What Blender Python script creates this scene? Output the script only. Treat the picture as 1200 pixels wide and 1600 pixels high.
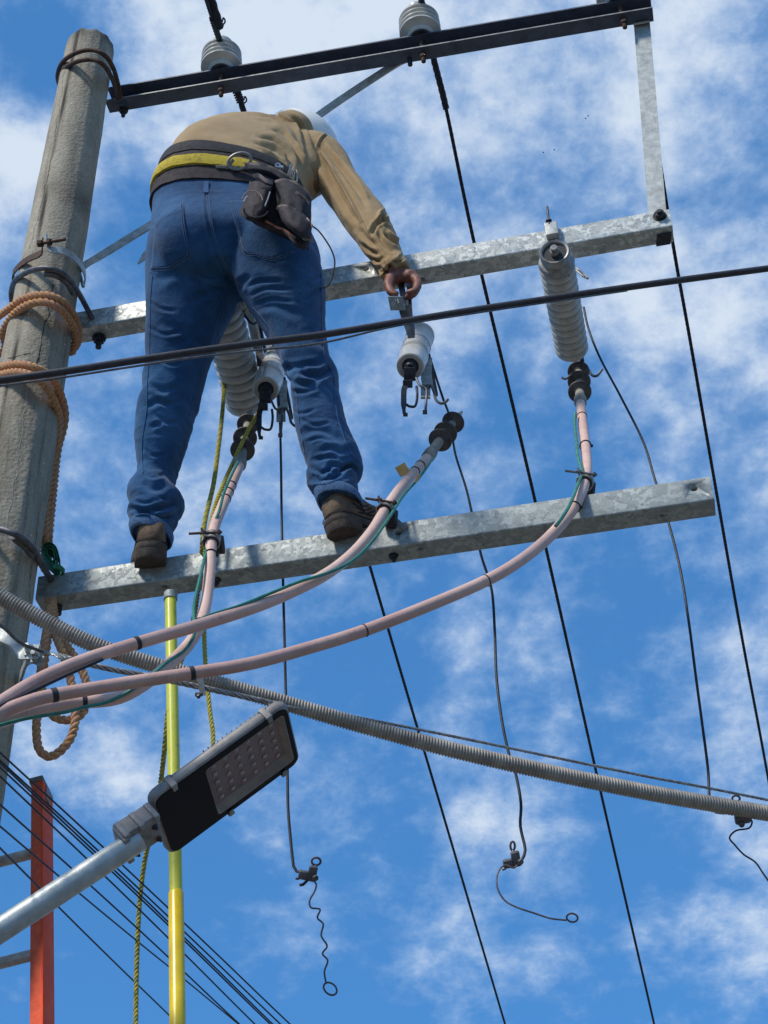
import bpy, bmesh, math, random
import numpy as np
from mathutils import Vector, Matrix, noise
from mathutils.bvhtree import BVHTree
random.seed(4)
R = math.radians
PI = math.pi
V = Vector
for o in list(bpy.data.objects): bpy.data.objects.remove(o)
sc = bpy.context.scene
COL = sc.collection

# ------------------------------------------------------------------ camera
TH, ROLL, FPX, CZ = R(40), R(4), 2600.0, 3.0
camd = bpy.data.cameras.new('camera'); cam = bpy.data.objects.new('camera', camd); COL.objects.link(cam)
F = V((0, math.cos(TH), math.sin(TH))); R0 = V((1, 0, 0)); U0 = V((0, -math.sin(TH), math.cos(TH)))
CR = R0*math.cos(ROLL) - U0*math.sin(ROLL)
CU = R0*math.sin(ROLL) + U0*math.cos(ROLL)
O = V((0, 0, CZ))
m = Matrix((CR, CU, -F)).transposed().to_4x4(); m.translation = O
cam.matrix_world = m
camd.sensor_fit = 'VERTICAL'; camd.sensor_height = 36; camd.lens = FPX/1600*36
camd.clip_start = 0.05; camd.clip_end = 5000
sc.camera = cam

# ------------------------------------------------------------------ sun, exposure
SUND = V((-0.46, -0.48, 0.75)).normalized()
sd = bpy.data.lights.new('sun', 'SUN'); sd.energy = 3.6; sd.angle = R(8); sd.color = (1, .93, .82)
so = bpy.data.objects.new('sun', sd); COL.objects.link(so); so.location = (0, 0, 30)
so.rotation_euler = SUND.to_track_quat('Z', 'Y').to_euler()
vs = sc.view_settings; vs.view_transform = 'Standard'; vs.look = 'None'; vs.exposure = 0; vs.gamma = 1
vs.use_curve_mapping = False

def ray(px, py): return (F + CR*((px-600)/FPX) + CU*((800-py)/FPX))
YAW = R(9)
UX = V((math.cos(YAW), -math.sin(YAW), 0)); NN = V((-math.sin(YAW), -math.cos(YAW), 0))
def at(px, py, Y):                      # point seen at that spot of the photograph, Y metres away
    d = ray(px, py); return O + d*(Y/d.y)
P0 = at(600, 850, 3.2)
def S(px, py, off=0.0):                 # point on the vertical plane of the crossarms, off metres in front of it
    d = ray(px, py); k = ((P0-O).dot(NN)+off)/d.dot(NN); return O + d*k
def proj(p):
    q = p - O; z = q.dot(F); return 600+FPX*q.dot(CR)/z, 800-FPX*q.dot(CU)/z
def mpp(p): return (p-O).dot(F)/FPX     # metres per photo pixel at p

# ------------------------------------------------------------------ world (sky with thin broken cloud)
w = bpy.data.worlds.new('World'); sc.world = w; w.use_nodes = True
nt = w.node_tree; N = nt.nodes; L = nt.links
for n in list(N): N.remove(n)
def wn(t, **k):
    n = N.new(t)
    for a, b in k.items(): setattr(n, a, b)
    return n
def wmath(op, a, b=None, c=None, clamp=False):
    n = wn('ShaderNodeMath', operation=op, use_clamp=clamp)
    for i, v in enumerate((a, b, c)):
        if v is None: continue
        if isinstance(v, (int, float)): n.inputs[i].default_value = v
        else: L.new(v, n.inputs[i])
    return n.outputs[0]
tc = wn('ShaderNodeTexCoord')
sky = wn('ShaderNodeTexSky', sky_type='NISHITA', sun_disc=False)
sky.sun_elevation = math.asin(SUND.z); sky.sun_rotation = math.atan2(SUND.x, SUND.y)
sky.air_density = 1.0; sky.dust_density = .3; sky.ozone_density = 3.0; sky.altitude = 600
sep = wn('ShaderNodeSeparateXYZ'); L.new(tc.outputs['Generated'], sep.inputs[0])
zz = wmath('ADD', wmath('MAXIMUM', sep.outputs[2], 0.0), 0.42)
cx = wmath('DIVIDE', sep.outputs[0], zz); cy = wmath('DIVIDE', sep.outputs[1], zz)
cmb = wn('ShaderNodeCombineXYZ'); L.new(cx, cmb.inputs[0]); L.new(cy, cmb.inputs[1])
def wnoise(scale, detail, rough, off, dist=0.0):
    mp = wn('ShaderNodeMapping'); mp.inputs['Location'].default_value = off
    L.new(cmb.outputs[0], mp.inputs[0])
    n = wn('ShaderNodeTexNoise'); n.inputs['Scale'].default_value = scale; n.inputs['Detail'].default_value = detail
    n.inputs['Roughness'].default_value = rough; n.inputs['Distortion'].default_value = dist
    L.new(mp.outputs[0], n.inputs['Vector']); return n.outputs['Fac']
n1 = wnoise(11.0, 8, .61, (3.1, 1.7, 0), .1)
n2 = wnoise(34.0, 7, .64, (7.3, 2.2, 0), .1)
n3 = wnoise(3.0, 2, .5, (1.4, 5.5, 0))
# cloud banks: where the photographed sky is thick (+) or open (-): pixel x, y, radius px, weight
BANKS = [(360, 50, 230, .19), (60, 60, 110, -.32), (20, 230, 130, .22), (200, 330, 110, -.12), (750, 150, 300, .04),
         (1100, 250, 260, .03), (1000, 120, 120, .05), (700, 370, 160, .06), (450, 200, 60, -.10), (560, 270, 80, -.12),
         (100, 760, 140, .05), (600, 700, 200, .03), (800, 720, 150, -.10), (1060, 480, 120, .08), (650, 560, 80, .06),
         (740, 1265, 120, .16), (880, 1310, 110, .12), (930, 1110, 130, .08), (480, 1390, 130, .13), (1150, 1420, 130, .16),
         (1160, 1170, 130, .10), (190, 1190, 130, .10), (350, 1530, 200, -.10), (700, 1500, 170, -.05), (960, 1500, 150, -.10),
         (1000, 1250, 90, -.10), (570, 1200, 130, -.09), (130, 1480, 200, -.16), (620, 1060, 160, -.10), (960, 930, 180, -.02),
         (470, 960, 160, -.03), (820, 1540, 70, .07), (1020, 1400, 60, -.08), (800,1040,80,.05)]
cov = None
for (bx, by, br, bw) in BANKS:
    d = ray(bx, by).normalized()
    vd = wn('ShaderNodeVectorMath', operation='DISTANCE'); L.new(tc.outputs['Generated'], vd.inputs[0]); vd.inputs[1].default_value = d
    s = br/FPX*.9
    q = wmath('MULTIPLY', vd.outputs['Value'], 1/s); q = wmath('MULTIPLY', q, q); q = wmath('MULTIPLY', q, -1)
    g = wmath('MULTIPLY', wmath('EXPONENT', q), bw*1.35)
    cov = g if cov is None else wmath('ADD', cov, g)
# higher up the veil is thicker
hi = wmath('MULTIPLY', wmath('SUBTRACT', sep.outputs[2], .5), .36)
t = wmath('ADD', wmath('MULTIPLY', n1, 1.15), wmath('MULTIPLY', n2, .52))
t = wmath('ADD', t, wmath('MULTIPLY', n3, .25))
t = wmath('ADD', t, wmath('ADD', cov, hi))
rg = wn('ShaderNodeMapRange', interpolation_type='SMOOTHSTEP'); L.new(t, rg.inputs[0])
rg.inputs[1].default_value = .83; rg.inputs[2].default_value = 1.38; rg.inputs[3].default_value = .02; rg.inputs[4].default_value = .97
hs = wn('ShaderNodeHueSaturation'); hs.inputs['Saturation'].default_value = 1.0; hs.inputs['Value'].default_value = 1.0
L.new(sky.outputs[0], hs.inputs['Color'])
SKYK = .12
tint = wn('ShaderNodeMix', data_type='RGBA', blend_type='MULTIPLY'); tint.inputs[0].default_value = 1
L.new(hs.outputs[0], tint.inputs[6]); tint.inputs[7].default_value = (.50, 1.08, 1.44, 1)
ev = wn('ShaderNodeMix', data_type='RGBA'); ev.inputs[0].default_value = .55; L.new(tint.outputs[2], ev.inputs[6])
ev.inputs[7].default_value = (.066/SKYK, .262/SKYK, .65/SKYK, 1)      # thin even veil over the blue
mx = wn('ShaderNodeMix', data_type='RGBA'); L.new(rg.outputs[0], mx.inputs[0]); L.new(ev.outputs[2], mx.inputs[6])
cr_ = wn('ShaderNodeValToRGB'); L.new(rg.outputs[0], cr_.inputs[0]); ce = cr_.color_ramp.elements
ce[0].position = .3; ce[0].color = (.45, .62, .88, 1); ce[1].position = 1; ce[1].color = (.70, .79, .91, 1)
cs = wn('ShaderNodeVectorMath', operation='SCALE'); L.new(cr_.outputs[0], cs.inputs[0]); cs.inputs[3].default_value = 1/SKYK
L.new(cs.outputs[0], mx.inputs[7])
bg = wn('ShaderNodeBackground'); bg.inputs[1].default_value = SKYK; L.new(mx.outputs[2], bg.inputs[0])
ow = wn('ShaderNodeOutputWorld'); L.new(bg.outputs[0], ow.inputs[0])

# ------------------------------------------------------------------ materials
class M:
    def __init__(s, name, rough=.6, metal=0.0, spec=.5):
        s.m = bpy.data.materials.new(name); s.m.use_nodes = True; s.t = s.m.node_tree; s.n = s.t.nodes; s.l = s.t.links
        s.b = s.n['Principled BSDF']; s.b.inputs['Roughness'].default_value = rough; s.b.inputs['Metallic'].default_value = metal
        s.b.inputs['Specular IOR Level'].default_value = spec
        s.tc = s.n.new('ShaderNodeTexCoord'); s.h = None
    def new(s, t, **k):
        n = s.n.new(t)
        for a, b in k.items(): setattr(n, a, b)
        return n
    def vec(s, sc=(1, 1, 1)):
        mp = s.new('ShaderNodeMapping'); mp.inputs['Scale'].default_value = sc
        s.l.new(s.tc.outputs['Object'], mp.inputs[0]); return mp.outputs[0]
    def noise(s, scale, detail=4, rough=.6, sc=(1, 1, 1), dist=0):
        n = s.new('ShaderNodeTexNoise'); n.inputs['Scale'].default_value = scale; n.inputs['Detail'].default_value = detail
        n.inputs['Roughness'].default_value = rough; n.inputs['Distortion'].default_value = dist
        s.l.new(s.vec(sc), n.inputs['Vector']); return n.outputs['Fac']
    def ramp(s, f, stops, const=False):
        r = s.new('ShaderNodeValToRGB'); s.l.new(f, r.inputs[0])
        if const: r.color_ramp.interpolation = 'CONSTANT'
        e = r.color_ramp.elements
        while len(e) < len(stops): e.new(.5)
        for i, (p, c) in enumerate(stops):
            e[i].position = p; e[i].color = (c if len(c) == 4 else (*c, 1))
        return r.outputs[0]
    def mix(s, f, a, b, mode='MIX'):
        x = s.new('ShaderNodeMix', data_type='RGBA', blend_type=mode)
        for i, v in ((0, f), (6, a), (7, b)):
            if isinstance(v, (int, float)): x.inputs[i].default_value = v
            elif isinstance(v, tuple): x.inputs[i].default_value = v if len(v) == 4 else (*v, 1)
            else: s.l.new(v, x.inputs[i])
        return x.outputs[2]
    def col(s, c):
        if isinstance(c, tuple): s.b.inputs['Base Color'].default_value = (*c, 1)
        else: s.l.new(c, s.b.inputs['Base Color'])
        return s
    def rough(s, f, lo, hi):
        r = s.new('ShaderNodeMapRange'); s.l.new(f, r.inputs[0]); r.inputs[3].default_value = lo; r.inputs[4].default_value = hi
        s.l.new(r.outputs[0], s.b.inputs['Roughness']); return s
    def bump(s, f, dist, strength=1.0):
        b = s.new('ShaderNodeBump'); b.inputs['Strength'].default_value = strength; b.inputs['Distance'].default_value = dist
        s.l.new(f, b.inputs['Height'])
        if s.h: s.l.new(s.h, b.inputs['Normal'])
        s.h = b.outputs[0]; s.l.new(s.h, s.b.inputs['Normal']); return s

def mk(name, base, dark=None, scale=30, rough=.6, metal=0, spec=.5, bump=0, bscale=None, lo=.35, hi=.65, dscale=None):
    q = M(name, rough, metal, spec)
    if dark is None: dark = tuple(c*.6 for c in base)
    f = q.noise(scale, 6, .65)
    q.col(q.ramp(f, [(lo, dark), (hi, base)]))
    q.rough(q.noise(scale*1.7, 3), max(rough-.12, .05), min(rough+.15, 1))
    if bump: q.bump(q.noise(bscale or scale*4, 5, .7), bump)
    return q.m

def m_concrete():
    q = M('weathered_concrete', .95, 0, .2)
    big = q.noise(6, 6, .65, (1, 1, .25)); fine = q.noise(160, 4, .7); mid = q.noise(34, 6, .7)
    c = q.ramp(big, [(.3, (.21, .185, .14)), (.5, (.40, .36, .285)), (.72, (.50, .455, .37))])
    c = q.mix(q.ramp(mid, [(.38, (0, 0, 0)), (.7, (.55, .55, .55))]), c, (.27, .24, .18))
    grit = q.noise(210, 3, .8); c = q.mix(q.ramp(grit, [(.36, (.5, .5, .5)), (.5, (0, 0, 0))]), c, (.16, .14, .105))
    streak = q.noise(26, 5, .7, (1, 1, .05))
    c = q.mix(q.ramp(streak, [(.5, (0, 0, 0)), (.72, (.8, .8, .8))]), c, (.085, .075, .06))
    v = q.new('ShaderNodeTexVoronoi'); v.inputs['Scale'].default_value = 95; q.l.new(q.vec(), v.inputs['Vector'])
    sel = q.noise(22, 3)
    pit = q.ramp(v.outputs['Distance'], [(.05, (1, 1, 1)), (.2, (0, 0, 0))])
    pitm = q.mix(1.0, pit, q.ramp(sel, [(.5, (0, 0, 0)), (.6, (1, 1, 1))]), 'MULTIPLY')
    c = q.mix(pitm, c, (.06, .05, .04))
    lt = q.ramp(q.noise(75, 2), [(.70, (0, 0, 0)), (.76, (1, 1, 1))])
    c = q.mix(lt, c, (.62, .60, .55))
    at_ = q.new('ShaderNodeAttribute', attribute_name='stain')
    c = q.mix(at_.outputs['Fac'], c, (.055, .05, .042))
    q.col(c); q.bump(mid, .0014); q.bump(fine, .0010)
    q.bump(pitm, -.004) if False else q.bump(v.outputs['Distance'], .0015)
    return q.m
def m_galv(name, light, midc, dark, scale=52, rough=.42, metal=.55, hi=True):
    q = M(name, rough, metal, .5)
    wv = q.noise(28, 3, .6)
    wp = q.new('ShaderNodeVectorMath', operation='MULTIPLY_ADD'); cmb_ = q.new('ShaderNodeTexNoise'); cmb_.inputs['Scale'].default_value = 45
    cmb_.inputs['Detail'].default_value = 3
    q.l.new(q.vec(), cmb_.inputs['Vector']); q.l.new(cmb_.outputs['Color'], wp.inputs[0]); wp.inputs[1].default_value = (.045, .045, .045); q.l.new(q.vec(), wp.inputs[2])
    v = q.new('ShaderNodeTexVoronoi'); v.inputs['Scale'].default_value = scale; q.l.new(wp.outputs[0], v.inputs['Vector'])
    sp = q.new('ShaderNodeSeparateColor'); q.l.new(v.outputs['Color'], sp.inputs[0])
    c = q.ramp(sp.outputs[0], [(.0, dark), (.3, midc), (.62, midc), (.66, light), (1, light)])
    c = q.mix(q.ramp(q.noise(5, 5, .7), [(.4, (0, 0, 0)), (.75, (.7, .7, .7))]), c, midc)
    c = q.mix(q.ramp(q.noise(140, 3), [(.3, (.35, .35, .35)), (.6, (0, 0, 0))]), c, dark)
    q.col(c); q.rough(sp.outputs[1], rough-.12, rough+.2); q.bump(sp.outputs[2], .0004); q.bump(q.noise(9, 4), .003, .5)
    return q.m
MT = {}
MT['concrete'] = m_concrete()
MT['galv'] = m_galv('galvanised_steel', (.68, .70, .66), (.42, .44, .42), (.25, .27, .27), 70, metal=.25)
MT['galv_old'] = m_galv('dulled_galvanised_steel', (.42, .455, .44), (.29, .32, .315), (.20, .22, .22), 72, metal=.25, rough=.55)
MT['galv_plain'] = mk('galvanised_strap_steel', (.50, .52, .50), (.30, .32, .31), 40, .5, .35, bump=.0006)
MT['dark_steel'] = mk('dark_weathered_steel', (.082, .108, .16), (.048, .063, .095), 22, .55, .2, bump=.0008)
MT['lip'] = mk('highlight_edge_steel', (.30, .31, .31), (.14, .15, .15), 60, .5, .3)
MT['rust'] = mk('rusty_steel', (.12, .06, .04), (.035, .024, .022), 90, .8, .2, bump=.001)
MT['bolt'] = mk('dark_bolt_steel', (.06, .062, .075), (.02, .022, .028), 90, .5, .5, bump=.0006)
MT['grey_rod'] = mk('grey_steel_rod', (.16, .16, .165), (.07, .07, .08), 40, .5, .4, bump=.0005)
MT['porcelain'] = mk('grey_glazed_porcelain', (.58, .58, .54), (.42, .425, .40), 14, .22, 0, .6)
MT['porcelain_dark'] = mk('dusty_grey_porcelain', (.54, .535, .50), (.37, .365, .34), 26, .3, 0, .5, bump=.0005)
MT['silicone'] = mk('weathered_grey_silicone', (.115, .10, .092), (.05, .046, .046), 50, .6, 0, .4, bump=.0006)
MT['sleeve'] = mk('grey_tape_sleeve', (.34, .33, .285), (.22, .21, .185), 45, .7, 0, .3, bump=.0008)
def m_pink():
    q = M('pink_cable_jacket', .5, 0, .45)
    c = q.ramp(q.noise(7, 4), [(.3, (.62, .385, .32)), (.7, (.75, .53, .45))])
    c = q.mix(q.ramp(q.noise(60, 6, .75), [(.56, (0, 0, 0)), (.80, (.7, .7, .7))]), c, (.24, .13, .115))
    # dust and soot has settled on one side of the jacket by streaks
    c = q.mix(q.ramp(q.noise(16, 5, .8), [(.58, (0, 0, 0)), (.80, (.4, .4, .4))]), c, (.34, .21, .19))
    sx = q.new('ShaderNodeSeparateXYZ'); q.l.new(q.tc.outputs['Object'], sx.inputs[0]); mr = q.new('ShaderNodeMapRange'); q.l.new(sx.outputs[0], mr.inputs[0]); mr.inputs[1].default_value = -.1; mr.inputs[2].default_value = -.85; mr.inputs[4].default_value = .5
    gm = q.new('ShaderNodeMath', operation='MULTIPLY'); q.l.new(mr.outputs[0], gm.inputs[0]); q.l.new(q.ramp(q.noise(11, 6, .75), [(.3, (.45, .45, .45)), (.6, (1, 1, 1))]), gm.inputs[1]); c = q.mix(gm.outputs[0], c, (.27, .135, .125))
    q.col(c); q.bump(q.noise(120, 4), .0006); return q.m
MT['pink'] = m_pink()
MT['pale_jacket'] = mk('pale_grey_cable_jacket', (.46, .43, .40), (.28, .25, .235), 30, .5)
MT['black'] = mk('black_rubber', (.022, .022, .026), (.010, .010, .013), 60, .55)
MT['wire'] = mk('black_wire_sheath', (.016, .017, .028), (.008, .008, .012), 60, .6)
MT['cable_dark'] = mk('dark_grey_cable_sheath', (.045, .04, .045), (.022, .02, .024), 60, .5)
MT['conductor'] = mk('dark_stranded_conductor', (.032, .028, .034), (.014, .013, .018), 200, .65, .2)
MT['green'] = mk('green_wire_sheath', (.03, .25, .19), (.02, .13, .10), 40, .4)
MT['greenstrap'] = mk('green_webbing', (.02, .20, .07), (.01, .08, .035), 120, .7, bump=.0008)
MT['conduit'] = mk('grey_corrugated_conduit', (.42, .375, .315), (.24, .21, .18), 24, .5, 0, .4)
MT['strand'] = mk('zinc_wire_strand', (.42, .42, .41), (.19, .19, .19), 90, .45, .5)
MT['strand_dark'] = mk('dull_wire_strand', (.15, .15, .155), (.08, .08, .08), 90, .5, .5)
MT['copper'] = mk('weathered_copper_wire', (.17, .13, .13), (.05, .04, .045), 60, .5, .3)
def m_rope(name, a, b, c3, sc):
    q = M(name, .9, 0, .15)
    c = q.ramp(q.noise(sc, 4, .7), [(.3, b), (.6, a)]); c = q.mix(q.ramp(q.noise(sc*.22, 3), [(.45, (0, 0, 0)), (.62, (1, 1, 1))]), c, c3)
    q.col(c); q.bump(q.noise(700, 2, .8, (1, 1, .35)), .001); return q.m
MT['rope'] = m_rope('tan_natural_rope', (.62, .36, .18), (.34, .165, .085), (.52, .27, .17), 130)
MT['yrope'] = m_rope('yellow_poly_rope', (.62, .50, .09), (.30, .25, .045), (.46, .42, .11), 170)
MT['brope'] = m_rope('faded_blue_rope_strand', (.40, .38, .10), (.08, .13, .12), (.28, .30, .12), 170)
MT['hot_green'] = mk('lime_fibreglass', (.60, .62, .07), (.38, .38, .045), 35, .35, 0, .5, lo=.28, hi=.45)
MT['hot_yellow'] = mk('yellow_fibreglass', (.86, .62, .02), (.60, .42, .02), 12, .3, 0, .5)
MT['red_fg'] = mk('orange_red_fibreglass', (.94, .10, .02), (.80, .07, .02), 18, .6, 0, .15)
MT['red_flange'] = mk('paler_red_fibreglass', (.88, .15, .07), (.66, .11, .06), 60, .8, 0, .1, bump=.0004)  # flange red, paler and less saturated than the web
MT['alu'] = mk('dull_aluminium', (.40, .39, .37), (.20, .195, .19), 45, .5, .4)
MT['rung'] = mk('ribbed_aluminium_rung', (.62, .60, .55), (.34, .325, .30), 30, .5, .15)
MT['pipe'] = mk('galvanised_lamp_pipe', (.46, .50, .50), (.30, .335, .34), 26, .42, .35, bump=.0005)
MT['lamp_body'] = mk('grey_painted_aluminium', (.30, .285, .275), (.18, .17, .165), 34, .5, .1)
MT['lamp_bracket'] = mk('dirty_cast_aluminium', (.32, .29, .26), (.15, .13, .12), 40, .6, .2, bump=.0008)
MT['lamp_glass'] = mk('black_lamp_glass', (.005, .005, .011), (.004, .004, .008), 10, .2, 0, .15)
MT['lamp_well'] = mk('reflector_trim', (.28, .25, .22), (.19, .17, .155), 20, .4, .2)
MT['led_board'] = mk('brown_led_board', (.235, .165, .155), (.18, .125, .118), 14, .5)
MT['led'] = mk('led_lens', (.48, .40, .385), (.26, .20, .19), 200, .25)
MT['tag'] = mk('yellow_tag_board', (.78, .50, .18), (.62, .38, .13), 40, .6)
MT['skin'] = mk('tanned_skin', (.26, .11, .075), (.16, .06, .045), 60, .5, 0, .4, bump=.0006)
def m_denim():
    q = M('blue_denim', .88, 0, .12)
    big = q.noise(7, 5, .6); fine = q.noise(260, 3, .7, (1, 1, .4))
    c = q.ramp(big, [(.3, (.007, .034, .088)), (.50, (.016, .068, .165)), (.75, (.040, .138, .29))])
    c = q.mix(q.ramp(fine, [(.45, (0, 0, 0)), (.8, (.5, .5, .5))]), c, (.055, .115, .22))
    pt = q.new('ShaderNodeAttribute', attribute_name='wear')
    c = q.mix(pt.outputs['Fac'], c, (.075, .165, .32))
    q.col(c); q.bump(fine, .0012); q.bump(q.noise(60, 4, .6), .0025, .6)
    q.b.inputs['Sheen Weight'].default_value = .15; return q.m
MT['denim'] = m_denim()
MT['thread'] = mk('pale_denim_thread', (.22, .30, .42), (.10, .17, .29), 300, .8)
MT['hem'] = mk('faded_denim_hem', (.10, .20, .36), (.035, .095, .21), 170, .9, bump=.002)
def m_shirt():
    q = M('khaki_cotton', .85, 0, .15)
    c = q.ramp(q.noise(6, 4, .6), [(.3, (.31, .21, .105)), (.7, (.42, .30, .165))])
    c = q.mix(q.ramp(q.noise(340, 2), [(.4, (0, 0, 0)), (.8, (.3, .3, .3))]), c, (.27, .18, .095))
    q.col(c); q.bump(q.noise(420, 2), .0005); q.bump(q.noise(24, 3, .5), .006, .45)
    q.b.inputs['Sheen Weight'].default_value = .1; return q.m
MT['shirt'] = m_shirt()
MT['shirt_seam'] = mk('dark_khaki_seam', (.20, .13, .07), (.14, .09, .045), 90, .9)  # seams in a darker khaki than the cloth
MT['helmet'] = mk('white_hard_hat_plastic', (.90, .885, .85), (.84, .83, .79), 9, .28, 0, .5)
MT['nylon'] = mk('dark_brown_nylon', (.055, .042, .046), (.022, .018, .022), 60, .75, 0, .3, bump=.0015)
MT['nylon_black'] = mk('black_nylon', (.034, .033, .042), (.014, .014, .018), 70, .75, 0, .3, bump=.0015)
MT['trim'] = mk('grey_brown_binding', (.36, .28, .25), (.22, .17, .155), 120, .8)
MT['orange_trim'] = mk('faded_orange_binding', (.50, .21, .12), (.28, .12, .08), 100, .8)
MT['yband'] = mk('worn_yellow_webbing', (.56, .42, .035), (.33, .24, .03), 55, .85, bump=.002, lo=.3, hi=.5)
MT['dring'] = mk('grey_forged_ring', (.34, .33, .30), (.22, .21, .20), 60, .45, .4)
MT['chrome'] = mk('bright_tool_steel', (.66, .65, .64), (.42, .42, .42), 60, .3, .55)
MT['leather'] = mk('brown_boot_leather', (.20, .135, .085), (.085, .058, .04), 30, .75, 0, .3, bump=.002, bscale=70)
MT['sole'] = mk('worn_boot_sole', (.115, .092, .075), (.06, .048, .042), 55, .85, 0, .2, bump=.0015)
MT['ground'] = mk('grey_pavement', (.17, .16, .14), (.10, .095, .08), .8, .9, bump=.01, bscale=30)
MT['bird'] = mk('dark_plumage', (.03, .03, .035), (.015, .015, .02), 10, .8)
MT['hose'] = mk('grey_brown_hose', (.26, .20, .165), (.14, .10, .085), 60, .5)

# ------------------------------------------------------------------ mesh helpers
def catmull(pts, n=8, closed=False):
    P = [V(p) for p in pts]
    if len(P) < 3 and not closed: return [P[0].lerp(P[1], i/n) for i in range(n+1)]
    if closed: Q = [P[-1]] + P + [P[0], P[1]]
    else: Q = [P[0]*2-P[1]] + P + [P[-1]*2-P[-2]]
    out = []
    for i in range(1, len(Q)-2):
        a, b, c, d = Q[i-1:i+3]
        for k in range(n):
            t = k/n
            out.append(.5*((2*b)+(c-a)*t+(2*a-5*b+4*c-d)*t*t+(3*b-a-3*c+d)*t**3))
    if not closed: out.append(P[-1].copy())
    return out
def resample(pts, step):
    out = [pts[0].copy()]; acc = 0.0
    for a, b in zip(pts, pts[1:]):
        l = (b-a).length
        if l < 1e-9: continue
        t = step-acc
        while t <= l:
            out.append(a.lerp(b, t/l)); t += step
        acc = l-(t-step)
    if (out[-1]-pts[-1]).length > step*.3: out.append(pts[-1].copy())
    return out
def frames(pts, closed=False):
    n = len(pts); T = []
    for i in range(n):
        if closed: d = pts[(i+1) % n]-pts[i-1]
        else: d = pts[min(i+1, n-1)]-pts[max(i-1, 0)]
        T.append(d.normalized() if d.length > 1e-9 else V((0, 0, 1)))
    a = V((0, 0, 1)) if abs(T[0].z) < .9 else V((1, 0, 0))
    u = (a-T[0]*a.dot(T[0])).normalized(); out = []
    for i in range(n):
        u = (u-T[i]*u.dot(T[i]))
        u = u.normalized() if u.length > 1e-6 else T[i].orthogonal().normalized()
        out.append((T[i], u, T[i].cross(u)))
    return out
class MB:
    def __init__(s): s.v = []; s.f = []
    def add(s, v, f):
        k = len(s.v); s.v += [V(p) for p in v]; s.f += [tuple(i+k for i in q) for q in f]; return s
    def rings(s, rings, cap=True, closed=False):
        k = len(s.v); n = len(rings[0])
        for r in rings: s.v += [V(p) for p in r]
        m_ = len(rings)
        for i in range(m_ if closed else m_-1):
            j = (i+1) % m_
            for q in range(n):
                p = (q+1) % n; s.f.append((k+i*n+q, k+i*n+p, k+j*n+p, k+j*n+q))
        if cap and not closed:
            s.f.append(tuple(k+q for q in range(n))[::-1]); s.f.append(tuple(k+(m_-1)*n+q for q in range(n)))
        return s
    def tube(s, pts, r, n=8, closed=False, cap=True, smooth=0, flat=1.0):
        if smooth: pts = catmull(pts, smooth, closed)
        pts = [V(p) for p in pts]; fr = frames(pts, closed); rr = []
        for i, (t, u, v) in enumerate(fr):
            q = r[i] if isinstance(r, (list, tuple)) else (r(i/(len(pts)-1)) if callable(r) else r)
            rr.append([pts[i]+u*(q*math.cos(2*PI*k/n))+v*(q*flat*math.sin(2*PI*k/n)) for k in range(n)])
        return s.rings(rr, cap, closed)
    def lathe(s, a, d, prof, n=32, cap=True):          # prof: (distance along d, radius)
        d = d.normalized(); u = d.orthogonal().normalized(); v = d.cross(u)
        rr = [[a+d*h+u*(r*math.cos(2*PI*k/n))+v*(r*math.sin(2*PI*k/n)) for k in range(n)] for h, r in prof]
        return s.rings(rr, cap)
    def box(s, c, ax, ay, az, bev=0.0):                # half vectors
        if bev <= 0:
            vs_ = [c+ax*i+ay*j+az*k for i in (-1, 1) for j in (-1, 1) for k in (-1, 1)]
            return s.add(vs_, [(0, 1, 3, 2), (4, 6, 7, 5), (0, 4, 5, 1), (2, 3, 7, 6), (0, 2, 6, 4), (1, 5, 7, 3)])
        lx, ly, lz = ax.length, ay.length, az.length; ex, ey, ez = ax/lx, ay/ly, az/lz
        b = min(bev, lx*.9, ly*.9, lz*.9)
        def loop(sx, sy, z):
            o = []
            for qx, qy in ((1, 1), (-1, 1), (-1, -1), (1, -1)):
                a0 = math.atan2(qy, qx)
                for k in range(-2, 3):
                    an = a0+k*PI/8 - 0
                    o.append(c+ex*(qx*(lx-b)+(sx)*math.cos(an))+ey*(qy*(ly-b)+(sy)*math.sin(an))+ez*z)
            return o
        rr = []
        for k in range(0, 4):
            a = k*PI/6; rr.append(loop(b*math.sin(a)+1e-5, b*math.sin(a)+1e-5, -lz+b-b*math.cos(a)))
        for k in range(0, 4):
            a = PI/2-k*PI/6; rr.append(loop(b*math.sin(a)+1e-5, b*math.sin(a)+1e-5, lz-b+b*math.cos(a)))
        return s.rings(rr)
    def hexnut(s, a, d, r, h):
        d = d.normalized(); u = d.orthogonal().normalized(); v = d.cross(u); rr = []
        for z, q in ((0, 1), (h*.8, 1), (h, .88)):
            rr.append([a+d*z+u*(r*q*math.cos(PI/3*k))+v*(r*q*math.sin(PI/3*k)) for k in range(6)])
        return s.rings(rr)
    def ribbon(s, pts, wv, th, smooth=6):              # strap: path, width vector (half), thickness
        pts = catmull(pts, smooth) if smooth else [V(p) for p in pts]; fr = frames(pts); rr = []
        for i, (t, u, v) in enumerate(fr):
            w_ = wv(i/(len(pts)-1)) if callable(wv) else wv
            ww = w_-t*w_.dot(t); nrm = t.cross(ww).normalized()*th/2
            rr.append([pts[i]+ww+nrm, pts[i]-ww+nrm, pts[i]-ww-nrm, pts[i]+ww-nrm])
        return s.rings(rr)
    def rope(s, pts, rad, pitch, n=6, step=None, only=None, strands=3, sr=.56):
        step = step or pitch/9
        p = resample(pts, step); fr = frames(p)
        for k in range(strands):
            if only is not None and k not in only: continue
            q = [p[i]+(fr[i][1]*math.cos(i*step/pitch*2*PI+2*PI*k/strands)+fr[i][2]*math.sin(i*step/pitch*2*PI+2*PI*k/strands))*rad*(1-sr)*1.02 for i in range(len(p))]
            s.tube(q, rad*sr, n)
        return s
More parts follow.
